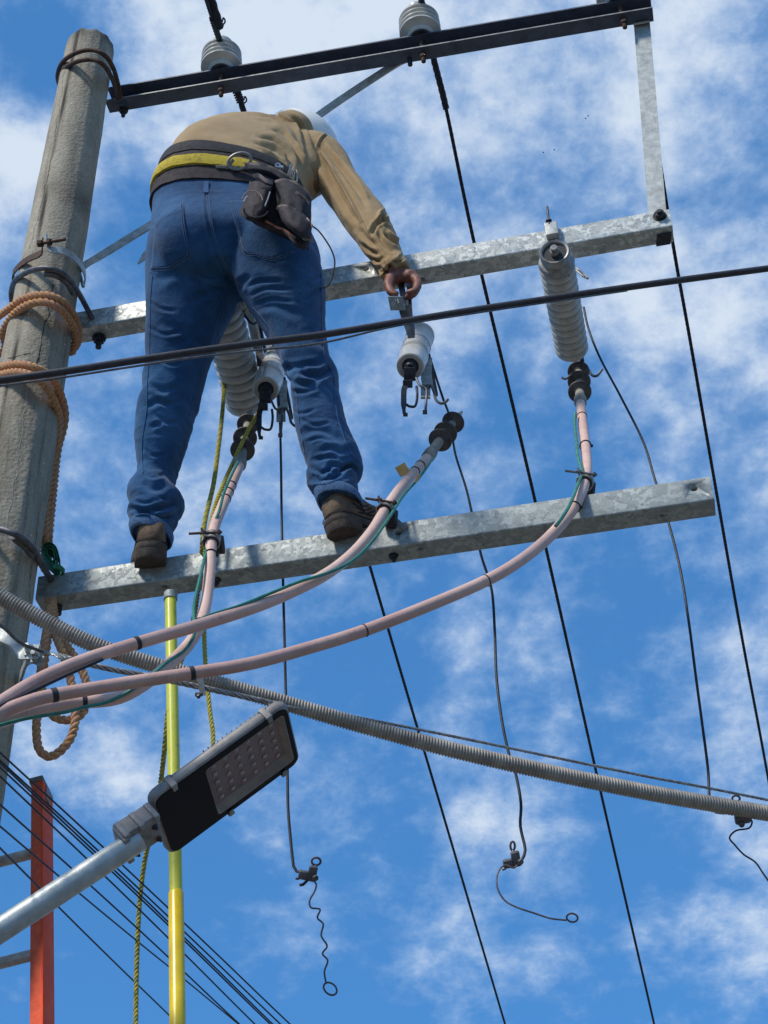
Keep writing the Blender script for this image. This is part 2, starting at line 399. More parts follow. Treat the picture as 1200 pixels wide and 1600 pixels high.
    def build(s, name, mat, parent=None, loc=None, sharp=35, smooth=True):
        if parent is not None:
            base = parent.matrix_world.translation.copy() if parent.get('_base') is None else V(parent['_base'])
        else: base = V(loc) if loc is not None else s.v[0].copy()
        me = bpy.data.meshes.new(name)
        me.from_pydata([tuple(p-base) for p in s.v], [], s.f); me.validate(); me.update()
        bm = bmesh.new(); bm.from_mesh(me); bmesh.ops.recalc_face_normals(bm, faces=bm.faces); bm.to_mesh(me); bm.free()
        if smooth:
            me.polygons.foreach_set('use_smooth', [True]*len(me.polygons))
            me.set_sharp_from_angle(angle=R(sharp))
        me.materials.append(MT[mat] if isinstance(mat, str) else mat)
        o = bpy.data.objects.new(name, me); COL.objects.link(o)
        if parent is None: o.location = base
        else: o.parent = parent
        o['_base'] = tuple(base)
        return o
def tag(o, label=None, cat=None, group=None, kind=None):
    if label: o['label'] = label
    if cat: o['category'] = cat
    if group: o['group'] = group
    if kind: o['kind'] = kind
    return o
def thing(name, label, cat, loc, group=None):
    o = bpy.data.objects.new(name, None); COL.objects.link(o); o.location = V(loc); o['_base'] = tuple(V(loc))
    o.empty_display_size = .05
    return tag(o, label, cat, group)
def pts_at(l): return [at(*p) for p in l]
def pts_s(l): return [S(*p) for p in l]
def evalmesh(o):
    dg = bpy.context.evaluated_depsgraph_get(); me = bpy.data.meshes.new_from_object(o.evaluated_get(dg))
    old = o.data; o.modifiers.clear(); o.data = me; return o

# ------------------------------------------------------------------ setting
g = MB(); g.add([(-600, -600, 0), (600, -600, 0), (600, 600, 0), (-600, 600, 0)], [(0, 1, 2, 3)])
tag(g.build('ground', 'ground', loc=(0, 0, 0)), kind='structure')

# ------------------------------------------------------------------ concrete pole
pa, pb = S(141.5, 74, .10), S(-6, 900, .115)
ra, rb = 36.5*mpp(pa), 62*mpp(pb)
pdir = (pb-pa)
tb = (0-pa.z)/pdir.z
pole = thing('concrete_pole', 'tall weathered concrete utility pole with rope wound round it', 'utility pole', pa+pdir*tb)
def pole_pt(t): return pa+pdir*t
def pole_r(t): return ra+(rb-ra)*t
mb = MB(); n = 96; rr = []
ax = pdir.normalized(); ex = (UX-ax*UX.dot(ax)).normalized(); ey = ax.cross(ex)
if ey.dot(NN) < 0: ey = -ey
ts = [i/150 for i in range(0, 190)]+[1.27+i*.1 for i in range(0, 60) if 1.27+i*.1 < tb]+[tb]
stain = []
for t in ts:
    c = pole_pt(t); r = pole_r(t); ring = []
    for k in range(n):
        a = 2*PI*k/n; oct_ = 1.0+.012*math.cos(8*a+.5)*min(1, max(0, (t-.25)*2))
        # casting seams
        for sa, dep in ((1.75, -.022), (.75, .014), (2.6, .012)):
            dd = abs((a-sa-.03*math.sin(t*9)+PI) % (2*PI)-PI); oct_ += dep*math.exp(-(dd/.045)**2)
        p = c+(ex*math.cos(a)+ey*math.sin(a))*r*oct_
        q = noise.noise(p*9)*.0014+noise.noise(p*50)*.0006
        e = 0
        if t < .006: e = -.012*max(0, noise.noise(p*25)+.2)
        d3 = abs((a-1.75-.03*math.sin(t*9)+PI) % (2*PI)-PI)
        band = math.exp(-(d3/.075)**2)*max(0, noise.noise(V((p.x*20, p.y*20, p.z*5)))*2.2+.6)
        band += .8*math.exp(-(t/.02)**2)*max(0, noise.noise(p*12)+.6)
        band += .45*math.exp(-((a-1.05)/.22)**2)*max(0, noise.noise(V((p.x*14, p.y*14, p.z*3)))+.2)
        for tt, wd in ((.38, .03), (.51, .014)):
            band += .7*math.exp(-((t-tt)/wd)**2)*max(0, noise.noise(V((p.x*16, p.y*16, p.z*6)))+.45)
        stain.append(min(1, max(0, band)))
        ring.append(p+(p-c).normalized()*(q+e)-ax*e*.8)
    rr.append(ring)
mb.rings(rr)
o = mb.build('shaft', 'concrete', pole, sharp=60)
at_ = o.data.attributes.new('stain', 'FLOAT', 'POINT'); at_.data.foreach_set('value', stain)

bq = V(o['_base']); PB_ = BVHTree.FromPolygons([tuple(v.co+bq) for v in o.data.vertices], [tuple(p.vertices) for p in o.data.polygons])
def pole_line(pts, rad, mat, name, wob):
    L_ = []
    for q in resample(catmull([V((x, y, 0)) for x, y in pts], 8), 1.5):
        x = q.x+wob*noise.noise(V((q.y*.06, q.x*.04, 1.0))); d = ray(x, q.y).normalized(); h = PB_.ray_cast(O, d)
        if h[0] is not None: L_.append(h[0]-d*.0002)
    m_ = MB(); m_.tube(L_, [rad*(.35+abs(noise.noise(p*60))*1.6) for p in L_], 5); m_.build(name, mat, pole)
MT['mortar'] = mk('pale_mortar_crack', (.50, .48, .42), (.25, .23, .19), 90, .95)
MT['grime'] = mk('black_grime', (.05, .045, .038), (.025, .022, .02), 90, .95)
pole_line([(45, 596), (41, 625), (36, 660), (31, 700), (24, 745), (14, 800), (8, 850)], .0010, 'mortar', 'seam_crack', 4)
pole_line([(84, 445), (72, 500), (62, 545), (56, 570)], .0019, 'grime', 'casting_seam', 4)
pole_line([(102, 100), (88, 200), (72, 290), (56, 350), (46, 390)], .0008, 'grime', 'casting_seam', 3)
pole_line([(10, 560), (22, 558), (34, 554), (46, 552)], .0016, 'grime', 'chip', 5)
pole_line([(62, 800), (48, 900), (44, 990), (30, 1090)], .0008, 'grime', 'casting_seam', 3)

# ------------------------------------------------------------------ crossarms
def channel(A, B, h, dep, th, openfront, holes, mat, name, root):
    u = (B-A).normalized(); up = (V((0, 0, 1))-u*u.z).normalized(); nn = u.cross(up)
    if nn.dot(NN) < 0: nn = -nn
    # profile (n, up) origin at the front top edge
    r = .006
    def arc(cx, cy, r, a0, a1, k=4): return [(cx+r*math.cos(R(a0+(a1-a0)*i/k)), cy+r*math.sin(R(a0+(a1-a0)*i/k))) for i in range(k+1)]
    if not openfront:
        pr = arc(-dep+r, -r, r, 180, 90)+arc(-r, -r, r, 90, 0)+arc(-r, -h+r, r, 0, -90)+arc(-dep+r, -h+r, r, 270, 180)
    else:
        pr = [(0, 0), (0, -th), (-dep+th, -th), (-dep+th, -h+th), (0, -h+th), (0, -h)]+arc(-dep+r, -h+r, r, 270, 180)+arc(-dep+r, -r, r, 180, 90)
    mb = MB(); rr = []
    Ln = (B-A).length; k = 24
    for i in range(k+1): rr.append([A+u*(Ln*i/k)+nn*a+up*b for a, b in pr])
    mb.rings(rr)
    o = mb.build(name, mat, root, sharp=40)
    for (c, d, rad, ln) in holes:
        cu = MB(); cu.lathe(c-d.normalized()*ln, d, [(0, rad), (2*ln, rad)], 20)
        co = cu.build('cut', 'bolt', loc=c)
        bm_ = o.modifiers.new('b', 'BOOLEAN'); bm_.object = co; bm_.operation = 'DIFFERENCE'; bm_.solver = 'EXACT'
        bpy.context.view_layer.update(); evalmesh(o); bpy.data.objects.remove(co)
    return o, u, up, nn
def bolt(root, a, d, r, ln, nut=None, washer=True, mat='bolt', name='bolt'):
    b = MB(); b.tube([a-d.normalized()*.004, a+d.normalized()*(ln-.002), a+d.normalized()*ln], [r, r, r*.7], 12)
    if nut is not None: b.hexnut(a+d.normalized()*nut, d, r*1.9, r*1.5)
    if washer: b.lathe(a+d.normalized()*((nut or 0)-.003), d, [(0, r*2.3), (.003, r*2.3)], 16)
    return b.build(name, mat, root)
ZU = V((0, 0, 1))
# bottom arm
A, B = S(60, 899.5), S(1109, 743)
H1 = (S(1085, 747)-S(1086.5, 785)).length
arm1 = thing('crossarm', 'lowest galvanised crossarm, the one the worker stands on', 'crossarm', A, 'steel channel crossarms on the pole')
D1 = .066
hol = [(S(622, 832), NN, .0095, .032), (S(1084, 763), NN, .0095, .032), (S(657, 860), ZU, .0085, .024), (S(258, 919), ZU, .0085, .024)]
# underside holes: find their place on the bottom face
def on_under(A, B, h, px, py):
    z0 = None
    u = (B-A); d = ray(px, py)
    zt = lambda p: A.z+u.z*((p-A).dot(u)/u.dot(u))-h
    k = 3.5
    for _ in range(20):
        p = O+d*k; k *= (zt(p)-O.z)/(p.z-O.z)
    return O+d*k
hol[2] = (on_under(A, B, H1, 657, 859), ZU, .0085, .024); hol[3] = (on_under(A, B, H1, 258, 918), ZU, .0095, .024)
hol.append((on_under(A, B, H1, 1034, 806), ZU, .006, .024))
web1, u1, up1, n1_ = channel(A, B, H1, D1, .005, False, hol, 'galv_old', 'channel', arm1)
A1, B1 = A, B
for px, py in ((615, 868), (338, 906)):
    p = on_under(A, B, H1, px, py); bolt(arm1, p+up1*.002, -ZU, .0055, .022, nut=.003)
p = on_under(A, B, H1, 92, 946); bolt(arm1, p, -ZU, .009, .03, nut=None)
# middle arm
A, B = S(70, 495.5), S(1045, 325.5)
H2 = (S(1030, 330)-S(1031, 358)).length
arm2 = thing('crossarm', 'middle galvanised crossarm passing behind the worker\'s hips', 'crossarm', A, 'steel channel crossarms on the pole')
hol = [(S(572, 420), NN, .0095, .032), (on_under(A, B, H2, 660, 437), ZU, .0085, .024)]
ch2, u2, up2, n2_ = channel(A, B, H2, .062, .005, False, hol, 'galv', 'channel', arm2)
A2, B2 = A, B
p = S(1031, 338); bolt(arm2, p, NN, .0085, .022, nut=.002)
p = on_under(A, B, H2, 155, 527); bolt(arm2, p, -ZU, .009, .045, nut=.006)
# end plate below the right end
e = MB(); q = on_under(A, B, H2, 1037, 372); e.box(q-up2*.0045, u2*.020, V((0, 1, 0))*.02, up2*.004, .001); e.build('end_plate', 'bolt', arm2)
# top arm, channel open towards us
A, B = S(168, 136.5), S(1016, -9)
H3 = (S(400, 97)-S(402, 118)).length
arm3 = thing('crossarm', 'uppermost dark steel crossarm carrying the pin insulators', 'crossarm', A, 'steel channel crossarms on the pole')
ch3, u3, up3, n3_ = channel(A, B, H3, .052, .006, True, [(A+u1*.05-up1*(H3)+n1_*(-.02), ZU, .008, .02)], 'dark_steel', 'channel', arm3)
A3, B3 = A, B
lp = MB(); lp.ribbon([A-up3*(H3-.0035)+n3_*.0008, B-up3*(H3-.0035)+n3_*.0008], up3*.0026, .0015, 0); lp.build('edge_highlight', 'lip', arm3)  # pale strip paints the highlight along the lower lip
def on3(px, py): return on_under(A3, B3, H3, px, py)
p = on3(193, 172); bolt(arm3, p, -ZU, .007, .035, nut=.003)
p = on3(640, 92); bolt(arm3, p, -ZU, .008, .035, washer=False)

# ------------------------------------------------------------------ pin insulators
def insulator(px, label, scale=1.0):
    z_top = lambda x: None
    d = S(px, 0)
    # foot of the insulator on the top flange
    t = (S(px, 97-(px-400)*.17)-A3).dot(u3); base = A3+u3*t-n3_*.022+up3*.001
    root = thing('pin_insulator', label, 'insulator', base, 'pin insulators on the top crossarm')
    m_ = MB(); r = .069*scale
    pr = [(0, .030), (.004, .040), (.010, .0415), (.016, .040), (.020, .036), (.028, .048), (.034, .056), (.040, .058), (.043, .057)]
    z = .040
    pr = [(0, .034), (.006, .044), (.013, .0455), (.018, .043), (.022, .046), (.026, r*.90), (.030, r), (.036, r), (.040, r*.955), (.044, r*.82), (.047, r*.80)]
    z = .047
    for k in range(3):
        rk = r*(1-.012*k)
        pr += [(z+.003, rk*.86), (z+.006, rk*.985), (z+.011, rk), (z+.015, rk*.95), (z+.020, rk*.82), (z+.023, rk*.80)]; z += .023
    pr += [(z+.006, r*.68), (z+.014, r*.62), (z+.022, r*.52), (z+.030, r*.54), (z+.038, r*.60), (z+.048, r*.55), (z+.054, r*.35), (z+.055, .003)]
    m_.lathe(base, ZU, pr, 48); m_.build('porcelain_body', 'porcelain', root, sharp=50)
    b = MB(); b.lathe(base+ZU*.0005, ZU, [(-.004, .036), (.002, .0385)], 32); b.build('base_washer', 'bolt', root)
    pn = MB(); q = base-ZU*.002; pn.tube([q, q-ZU*(H3+.045), q-ZU*(H3+.048)], [.0078, .0078, .006], 14)
    pn.hexnut(q-ZU*(H3+.016), -ZU, .013, .010); pn.build('threaded_pin', 'rust', root)
    return base, base+ZU*(z+.050)
b1, top1 = insulator(343, 'grey pin insulator above the worker\'s back, nearest the pole')
b2, top2 = insulator(656, 'grey pin insulator at the middle of the top crossarm')
b3, top3 = insulator(967, 'pin insulator at the right end of the top crossarm, only its base showing')

# ------------------------------------------------------------------ conductors
def conductor(label, pts, rad, arm_rod=None, wrap=None, name='conductor'):
    P = catmull(pts, 10)
    root = thing('power_line', label, 'power line', pts[0], 'line conductors over the crossarms')
    c = MB(); c.rope(P, rad, .13, n=5, step=.010, strands=6, sr=.36); c.tube(resample(P, .05), rad*.72, 8)
    c.build('stranded_wire', 'conductor', root)
    if arm_rod:
        a, b = arm_rod; i0 = int(a*(len(P)-1)); i1 = int(b*(len(P)-1)); c = MB()
        c.rope(P[i0:i1+1], rad*1.75, .12, n=6, step=.012, strands=5, sr=.36); c.tube(P[i0:i1+1], rad*1.5, 10); c.build('armour_rod', 'conductor', root)
    if wrap:
        for a, b in wrap:
            c = MB(); pp = catmull([a, b], 1); d = (b-a); Ln = d.length; d.normalize(); u = d.orthogonal().normalized(); v = d.cross(u)
            turns = int(Ln/.0075); q = []
            for i in range(turns*8): an = i/8*2*PI; q.append(a+d*(Ln*i/(turns*8))+(u*math.cos(an)+v*math.sin(an))*(rad*2.0+.001*math.sin(i*.7)))
            c.tube(q, .0035, 5); e0 = q[-1]
            c.tube([e0, e0+CR*.012-CU*.004, e0+CR*.02+CU*.006, e0+CR*.014+CU*.018, e0+CR*.010+CU*.004], .0028, 6, smooth=4)
            c.build('tie_wire', 'conductor', root)
    return root
def conv(p, Y=None): return p
w1 = [at(306, -60, 2.75), at(322, 0, 2.95), at(347, 75, 3.27), at(378, 165, 3.42), at(470, 500, 4.1), at(578, 885, 5.2), at(690, 1265, 6.8), at(792, 1610, 9.0), at(840, 1770, 11)]
conductor('dark line wire tied to the left insulator, passing behind the worker', w1, .0062, arm_rod=(.18, .42),
          wrap=[(at(326, -10, 2.95), at(343, 42, 3.13)), (at(366, 130, 3.36), at(376, 160, 3.415))])
w2 = [at(650, -40, 2.95), at(660, 10, 3.15), at(677, 90, 3.34), at(697, 170, 3.5), at(740, 375, 3.9), at(798, 620, 4.5), at(855, 865, 5.2), at(938, 1235, 6.8), at(1022, 1600, 9.0), at(1060, 1770, 11)]
conductor('dark line wire running down from the middle insulator, right of the fuse cutout', w2, .0066, arm_rod=(.06, .335))
w3 = [at(980, -60, 2.95), at(990, 0, 3.15), at(1012, 130, 3.35), at(1050, 372, 3.7), at(1078, 530, 4.1), at(1116, 750, 4.7), at(1160, 1000, 5.6), at(1200, 1215, 6.6), at(1250, 1500, 8.6), at(1290, 1700, 11)]
conductor('dark line wire at the right edge, coming from behind the top right corner', w3, .0062, arm_rod=(0, .12))

# ------------------------------------------------------------------ straps (braces)
s_ = MB(); s_.ribbon([S(1002, 36, -.040), S(1004, 50, -.058), S(1026, 322, -.060), S(1032, 372, -.066)], UX*.5*(27*mpp(S(1015, 180))), .006, 6)
o = s_.build('brace_strap', 'galv_plain', sharp=30); tag(o, 'flat galvanised strap joining the right ends of the two upper crossarms', 'brace')
s_ = MB(); pth = [S(118, 425, .02), S(136, 412, -.005), S(160, 398, -.07), S(238, 350, -.10), S(375, 268, -.13), S(515, 168, -.12), S(590, 118, -.08), S(622, 98, -.055), S(640, 90, -.045)]
def wv(t):
    a = min(1, t/.12); return V((-.25, 0, 1)).normalized()*.0165
s_.ribbon(pth, wv, .006, 8)
s_ = s_.build('brace_strap', 'galv_plain'); tag(s_, 'flat diagonal strap rising from the pole behind the worker to the top crossarm', 'brace')
s_ = MB(); s_.ribbon([S(216, 412, -.12), S(232, 396, -.13), S(262, 372, -.14)], lambda t: V((-.3, 0, 1)).normalized()*(.003+.016*min(1, t*2.2)), .005, 6)
tag(s_.build('pointed_strap', 'galv_plain'), 'short pointed metal end poking out left of the worker\'s hip', 'strap')

# ------------------------------------------------------------------ bands and rods on the pole
def rod(name, lists, rad, mat, label, cat, group=None):
    root = thing(name, label, cat, lists[0][0], group)
    for l in lists:
        b = MB(); b.tube(l, rad, 12, smooth=8); b.build('rod', mat, root)
    return root
r_ = rod('u_bolt', [pts_s([(94, 138, .0), (90, 118, .09), (98, 97, .17), (118, 83, .225), (143, 78, .24), (163, 86, .23), (176, 104, .17), (184, 130, .06), (188, 152, .005)]),
            pts_s([(93, 128, .08), (99, 110, .15), (118, 97, .215), (143, 93, .23), (160, 100, .22), (173, 118, .15), (181, 140, .05), (184, 154, .005)])],
    .0075, 'rust', 'rusty double rod looped round the tip of the pole', 'u-bolt', 'rods clamping the crossarms to the pole')
r_ = rod('u_bolt', [pts_s([(19, 474, .06), (18, 455, .10), (25, 437, .17), (45, 424, .235), (68, 419, .262), (92, 424, .25), (110, 438, .20), (123, 458, .115), (134, 478, .035), (144, 498, .0)]),
            pts_s([(70, 428, .248), (88, 431, .24), (104, 442, .20), (114, 458, .14)])],
    .0082, 'grey_rod', 'grey steel rod looped round the pole just above the rope coils', 'u-bolt', 'rods clamping the crossarms to the pole')
r_ = rod('u_bolt', [pts_s([(-60, 850, .05), (-45, 835, .16), (-20, 826, .24), (5, 828, .255), (30, 838, .24), (52, 858, .17), (66, 884, .08), (80, 906, .0)]),
            pts_s([(20, 840, .235), (38, 854, .19), (50, 868, .15)])],
    .0085, 'grey_rod', 'grey steel rod looped round the pole beside the green strap', 'u-bolt', 'rods clamping the crossarms to the pole')
root = thing('pole_band', 'bolted steel strap clamped round the pole below its tip', 'pole band', S(70, 400, .2))
b = MB(); b.ribbon(pts_s([(26, 446, .06), (20, 430, .10), (30, 415, .17), (46, 404, .225), (64, 395, .25), (66, 382, .255), (67, 372, .26)]), V((0, 0, 1))*.013, .004); b.build('left_strap', 'rust', root)
b = MB(); b.ribbon(pts_s([(72, 366, .26), (74, 378, .255), (79, 389, .25), (96, 392, .235), (113, 400, .195), (126, 414, .12), (133, 430, .05), (131, 448, .03)]), V((0, 0, 1))*.014, .004); b.build('right_strap', 'galv_plain', root)
b = MB(); q0 = S(60, 381, .26); q1 = S(102, 374, .27); b.tube([q0, q1], .0048, 10); b.hexnut(q0, q1-q0, .011, .014); b.hexnut(q0+(q1-q0)*.36, q1-q0, .011, .010); b.build('band_bolt', 'rust', root)
b = MB(); q0 = S(124, 425, .06); b.tube([q0, S(130, 448, .06)], .005, 8); b.build('side_bolt', 'galv_plain', root)
# lower bracket that holds the steel strand
root = thing('pole_bracket', 'galvanised bolted bracket on the pole where the steel strand ends', 'bracket', S(40, 1020, .2))
b = MB(); b.ribbon(pts_s([(-70, 985, .18), (-30, 978, .25), (0, 992, .27), (18, 1003, .265), (32, 1019, .25), (46, 1020, .26), (60, 1018, .27)]), V((0, 0, 1))*.018, .006); b.build('front_strap', 'galv_plain', root)
b = MB(); b.ribbon(pts_s([(30, 1064, .12), (36, 1048, .17), (42, 1032, .22), (52, 1028, .25), (66, 1034, .26)]), V((0, 0, 1))*.016, .006); b.build('rear_strap', 'galv_old', root)
for px, py in ((46, 1015), (56, 1026)):
    b = MB(); q = S(px, py, .265); b.hexnut(q, NN+V((.3, 0, -.3)), .012, .012); b.tube([q, q+NN*.02], .006, 10); b.box(q-NN*.004, UX*.013, ZU*.013, NN*.003, .001); b.build('square_bolt', 'galv_plain' if px < 50 else 'galv_old', root)

# ------------------------------------------------------------------ tan rope
def ropething(label, paths, rad, pitch, mats=('rope', 'rope'), group=None, loc=None):
    root = thing('rope', label, 'rope', paths[0][0], group)
    for P in paths:
        Q = catmull(P, 10)
        b = MB(); b.rope(Q, rad, pitch, only=(0, 1), n=8, sr=.5); b.build('strands', mats[0], root)
        b = MB(); b.rope(Q, rad, pitch, only=(2,), n=8, sr=.5); b.build('strands', mats[1], root)
        # loose fibres standing off the lay
        b = MB(); T = resample(Q, .004); rnd = random.Random(len(T))
        for p in T:
            for _ in range(2):
                d = V((rnd.uniform(-1, 1), rnd.uniform(-1, 1), rnd.uniform(-1, 1))).normalized()
                a_ = p+d*rad*.85; e_ = a_+(d+V((rnd.uniform(-1, 1), rnd.uniform(-1, 1), rnd.uniform(-1, 1)))*.8).normalized()*rnd.uniform(.0015, .0035)
                s0 = d.orthogonal().normalized()*.0003
                b.add([a_-s0, a_+s0, e_], [(0, 1, 2)])
        f_ = b.build('fibres', mats[0], root, smooth=False); f_['kind'] = 'stuff'
    return root
W1 = pts_s([(-40, 560, .02), (-30, 530, .06), (-12, 503, .11), (10, 485, .17), (38, 466, .225), (70, 461, .25), (97, 471, .23), (114, 491, .17), (122, 515, .10), (119, 540, .03), (100, 555, -.02)])
W2 = pts_s([(-45, 590, .0), (-30, 575, .03), (6, 545, .06), (4, 520, .12), (18, 495, .18), (42, 477, .23), (70, 472, .243), (93, 482, .225), (110, 502, .165), (119, 525, .09), (112, 552, .02)])
W3 = pts_s([(-60, 610, .05), (-20, 585, .17), (5, 573, .22), (30, 569, .25), (56, 575, .25), (78, 588, .21), (92, 610, .14), (101, 640, .09), (100, 665, .06), (92, 695, .04), (88, 720, .03), (84, 760, .03), (80, 800, .03), (76, 840, .02), (74, 880, -.1)])
W4 = pts_s([(-60, 625, .05), (-20, 597, .17), (5, 585, .22), (30, 582, .25), (55, 590, .25), (72, 605, .21), (86, 630, .15), (93, 655, .10), (90, 690, .07), (82, 720, .05), (76, 760, .045), (72, 800, .045), (70, 845, .03), (70, 890, -.1)])
ropething('thick tan rope wound twice round the pole and hanging down its side', [W1, W2, W3, W4], .0118, .052)
LP1 = pts_s([(80, 930, -.05), (84, 955, .0), (88, 985, .0), (102, 1005, .0), (122, 1035, .0), (135, 1065, .0), (138, 1090, .0), (128, 1115, .0), (108, 1125, .0), (85, 1120, .0), (70, 1100, .01), (66, 1070, .02), (70, 1030, .03), (76, 990, .035), (82, 950, .02), (82, 925, -.05)])
LP2 = pts_s([(76, 930, -.02), (78, 960, .02), (86, 990, .03), (98, 1020, .03), (108, 1050, .02), (114, 1085, .02), (118, 1120, .02), (112, 1150, .02), (95, 1173, .02), (76, 1182, .02), (61, 1170, .03), (57, 1140, .035), (59, 1110, .04), (62, 1070, .045), (66, 1030, .05), (72, 990, .055), (78, 950, .03)])
ropething('tan rope tied in hanging loops below the lowest crossarm', [LP1, LP2], .0112, .050)

# green folded strap
root = thing('folded_strap', 'green webbing strap folded up on the end of the lowest crossarm', 'strap', S(80, 875, .03))
for k, (sx, sy) in enumerate(((1, 1), (.72, .72), (.45, .48))):
    pp = [(66, 866), (70, 857), (80, 855), (88, 862), (92, 874), (94, 886), (88, 891), (80, 886), (72, 878), (66, 866)]
    b = MB(); b.ribbon([S(80+(x-80)*sx, 873+(y-873)*sy, .03-.0*k) for x, y in pp], NN*.018+UX*.006, .0022, 5); b.build('webbing_fold', 'greenstrap', root)
b = MB(); b.ribbon(pts_s([(84, 884, .055), (92, 886, .05), (100, 893, .035), (96, 896, .03)]), ZU*.008, .003); b.build('loose_end', 'greenstrap', root)

# ------------------------------------------------------------------ power cables with terminations
RC = .0136
def shed(mb_, c, d, r): mb_.lathe(c-d*.010, d, [(-.004, r*.42), (0, r*.52), (.005, r*.96), (.0085, r), (.011, r*.97), (.013, r*.55), (.026, r*.42)], 36)
def cable(label, path, tip, sheds, shed_r, sleeve, bands=(), rings=(), mats='pink', lug='short'):
    P = catmull(pts_at(path), 10)
    root = thing('power_cable', label, 'power cable', P[0], 'pink power cables clipped to the lowest crossarm')
    b = MB(); b.tube(resample(P, .02), RC, 20); b.build('jacket', mats, root)
    a = P[0]; d = (at(*tip)-a).normalized(); Ln = (at(*tip)-a).length
    sl = MB(); sl.lathe(a-d*.002, d, [(0, RC*1.12), (.004, RC*1.3), (.020, RC*1.34), (.021, RC*1.27), (.030, RC*1.33), (.042, RC*1.28), (.0425, RC*1.12), (.048, RC*1.15), (.050, RC*1.05), (.0505, RC*1.15), (.056, RC*1.12), (.058, RC*1.0), (Ln*.95, RC*.85)], 28)
    sl.build('grey_sleeve', 'sleeve', root, sharp=25)
    for (x, y, Y), r in zip(sheds, shed_r):
        q = at(x, y, Y); c = a+d*((q-a).dot(d)); m_ = MB(); shed(m_, c, d, r); m_.build('rubber_shed', 'silicone', root)
    lg = MB(); e_ = a+d*Ln; lg.tube([a+d*(Ln*.6), e_], [.011, .009], 12)
    if lug == 'short': s = d.orthogonal().normalized(); lg.add([e_-CR*.011, e_+CR*.011, e_+d*.04+CR*.004, e_+d*.04+CR*.001, e_-CR*.011-F*.003, e_+CR*.011-F*.003, e_+d*.04+CR*.004-F*.003, e_+d*.04+CR*.001-F*.003], [(0, 1, 2, 3), (4, 7, 6, 5), (0, 4, 5, 1), (1, 5, 6, 2), (2, 6, 7, 3), (3, 7, 4, 0)])
    lg.build('lug', 'alu', root)
    def near(x, y):
        return min(range(len(P)), key=lambda i: (proj(P[i])[0]-x)**2+(proj(P[i])[1]-y)**2)
    for (x, y, wd) in bands:
        i = near(x, y); t = (P[min(i+1, len(P)-1)]-P[max(i-1, 0)]).normalized()
        m_ = MB(); m_.lathe(P[i]-t*wd/2, t, [(0, RC*1.02), (.0006, RC*1.09), (wd-.0006, RC*1.09), (wd, RC*1.02)], 20); m_.build('tape_band', 'black', root)
    for (x, y, sgn) in rings:
        i = near(x, y); t = (P[min(i+1, len(P)-1)]-P[max(i-1, 0)]).normalized(); m_ = MB(); u = t.orthogonal().normalized(); v = t.cross(u)
        m_.tube([P[i]+(u*math.cos(k*PI/10)+v*math.sin(k*PI/10))*RC*1.09+t*(.003*math.sin(k*PI/10)) for k in range(20)], .0017, 6, closed=True)
        s0 = P[i]+CR*RC*1.1*sgn; m_.box(s0, CR*.005, CU*.004, F*.003, .001); m_.build('cable_tie', 'black', root)
    return root, P
cA, PA = cable('left pink power cable ending in dark sheds between the worker\'s legs',
    [(374, 728, 3.30), (362, 756, 3.24), (348, 790, 3.18), (336, 820, 3.13), (330, 848, 3.10), (327, 900, 3.06), (319, 955, 3.02), (300, 1000, 2.95), (262, 1040, 2.90), (222, 1072, 2.87), (180, 1092, 2.855), (120, 1098, 2.84), (60, 1108, 2.80), (0, 1128, 2.75), (-60, 1150, 2.7)],
    (391, 645, 3.52), [(389, 701, 3.36), (390, 683, 3.41), (391, 662, 3.47)], [.034, .034, .032],
    None, bands=[(362, 758, .006), (358, 770, .006), (354, 781, .006), (135, 1097, .010), (311, 972, .004)], rings=[(330, 868, 1)])
cB, PB = cable('middle pink power cable whose shedded end points up at the unconnected fuse cutout',
    [(668, 715, 3.36), (648, 737, 3.30), (622, 768, 3.22), (600, 800, 3.13), (580, 832, 3.09), (548, 868, 3.05), (505, 900, 3.00), (440, 932, 2.96), (380, 955, 2.92), (300, 980, 2.88), (214, 1005, 2.84), (130, 1032, 2.79), (60, 1062, 2.75), (0, 1098, 2.70), (-60, 1140, 2.66)],
    (716, 649, 3.51), [(693, 688, 3.42), (699, 679, 3.45), (710, 663, 3.49)], [.034, .034, .033],
    None, bands=[(655, 727, .006), (648, 735, .006), (214, 1005, .010)], rings=[])
cC, PC = cable('right pink power cable sweeping under the lowest crossarm to the right-hand arrester',
    [(907, 630, 3.42), (911, 665, 3.36), (915, 700, 3.29), (917, 735, 3.20), (910, 765, 3.13), (892, 800, 3.08), (855, 842, 3.04), (810, 878, 3.00), (760, 907, 2.97), (680, 942, 2.94), (570, 985, 2.90), (480, 1013, 2.87), (390, 1037, 2.83), (300, 1052, 2.80), (200, 1067, 2.77), (85, 1086, 2.73), (40, 1098, 2.71), (0, 1114, 2.70), (-60, 1145, 2.66)],
    (903, 566, 3.62), [(906, 610, 3.47), (905, 595, 3.52), (904, 578, 3.57)], [.034, .034, .033],
    None, bands=[(910, 652, .005), (302, 1052, .010), (84, 1086, .012), (569, 985, .003), (760, 907, .003)], rings=[(914, 697, 1), (896, 794, 1)], lug='round')
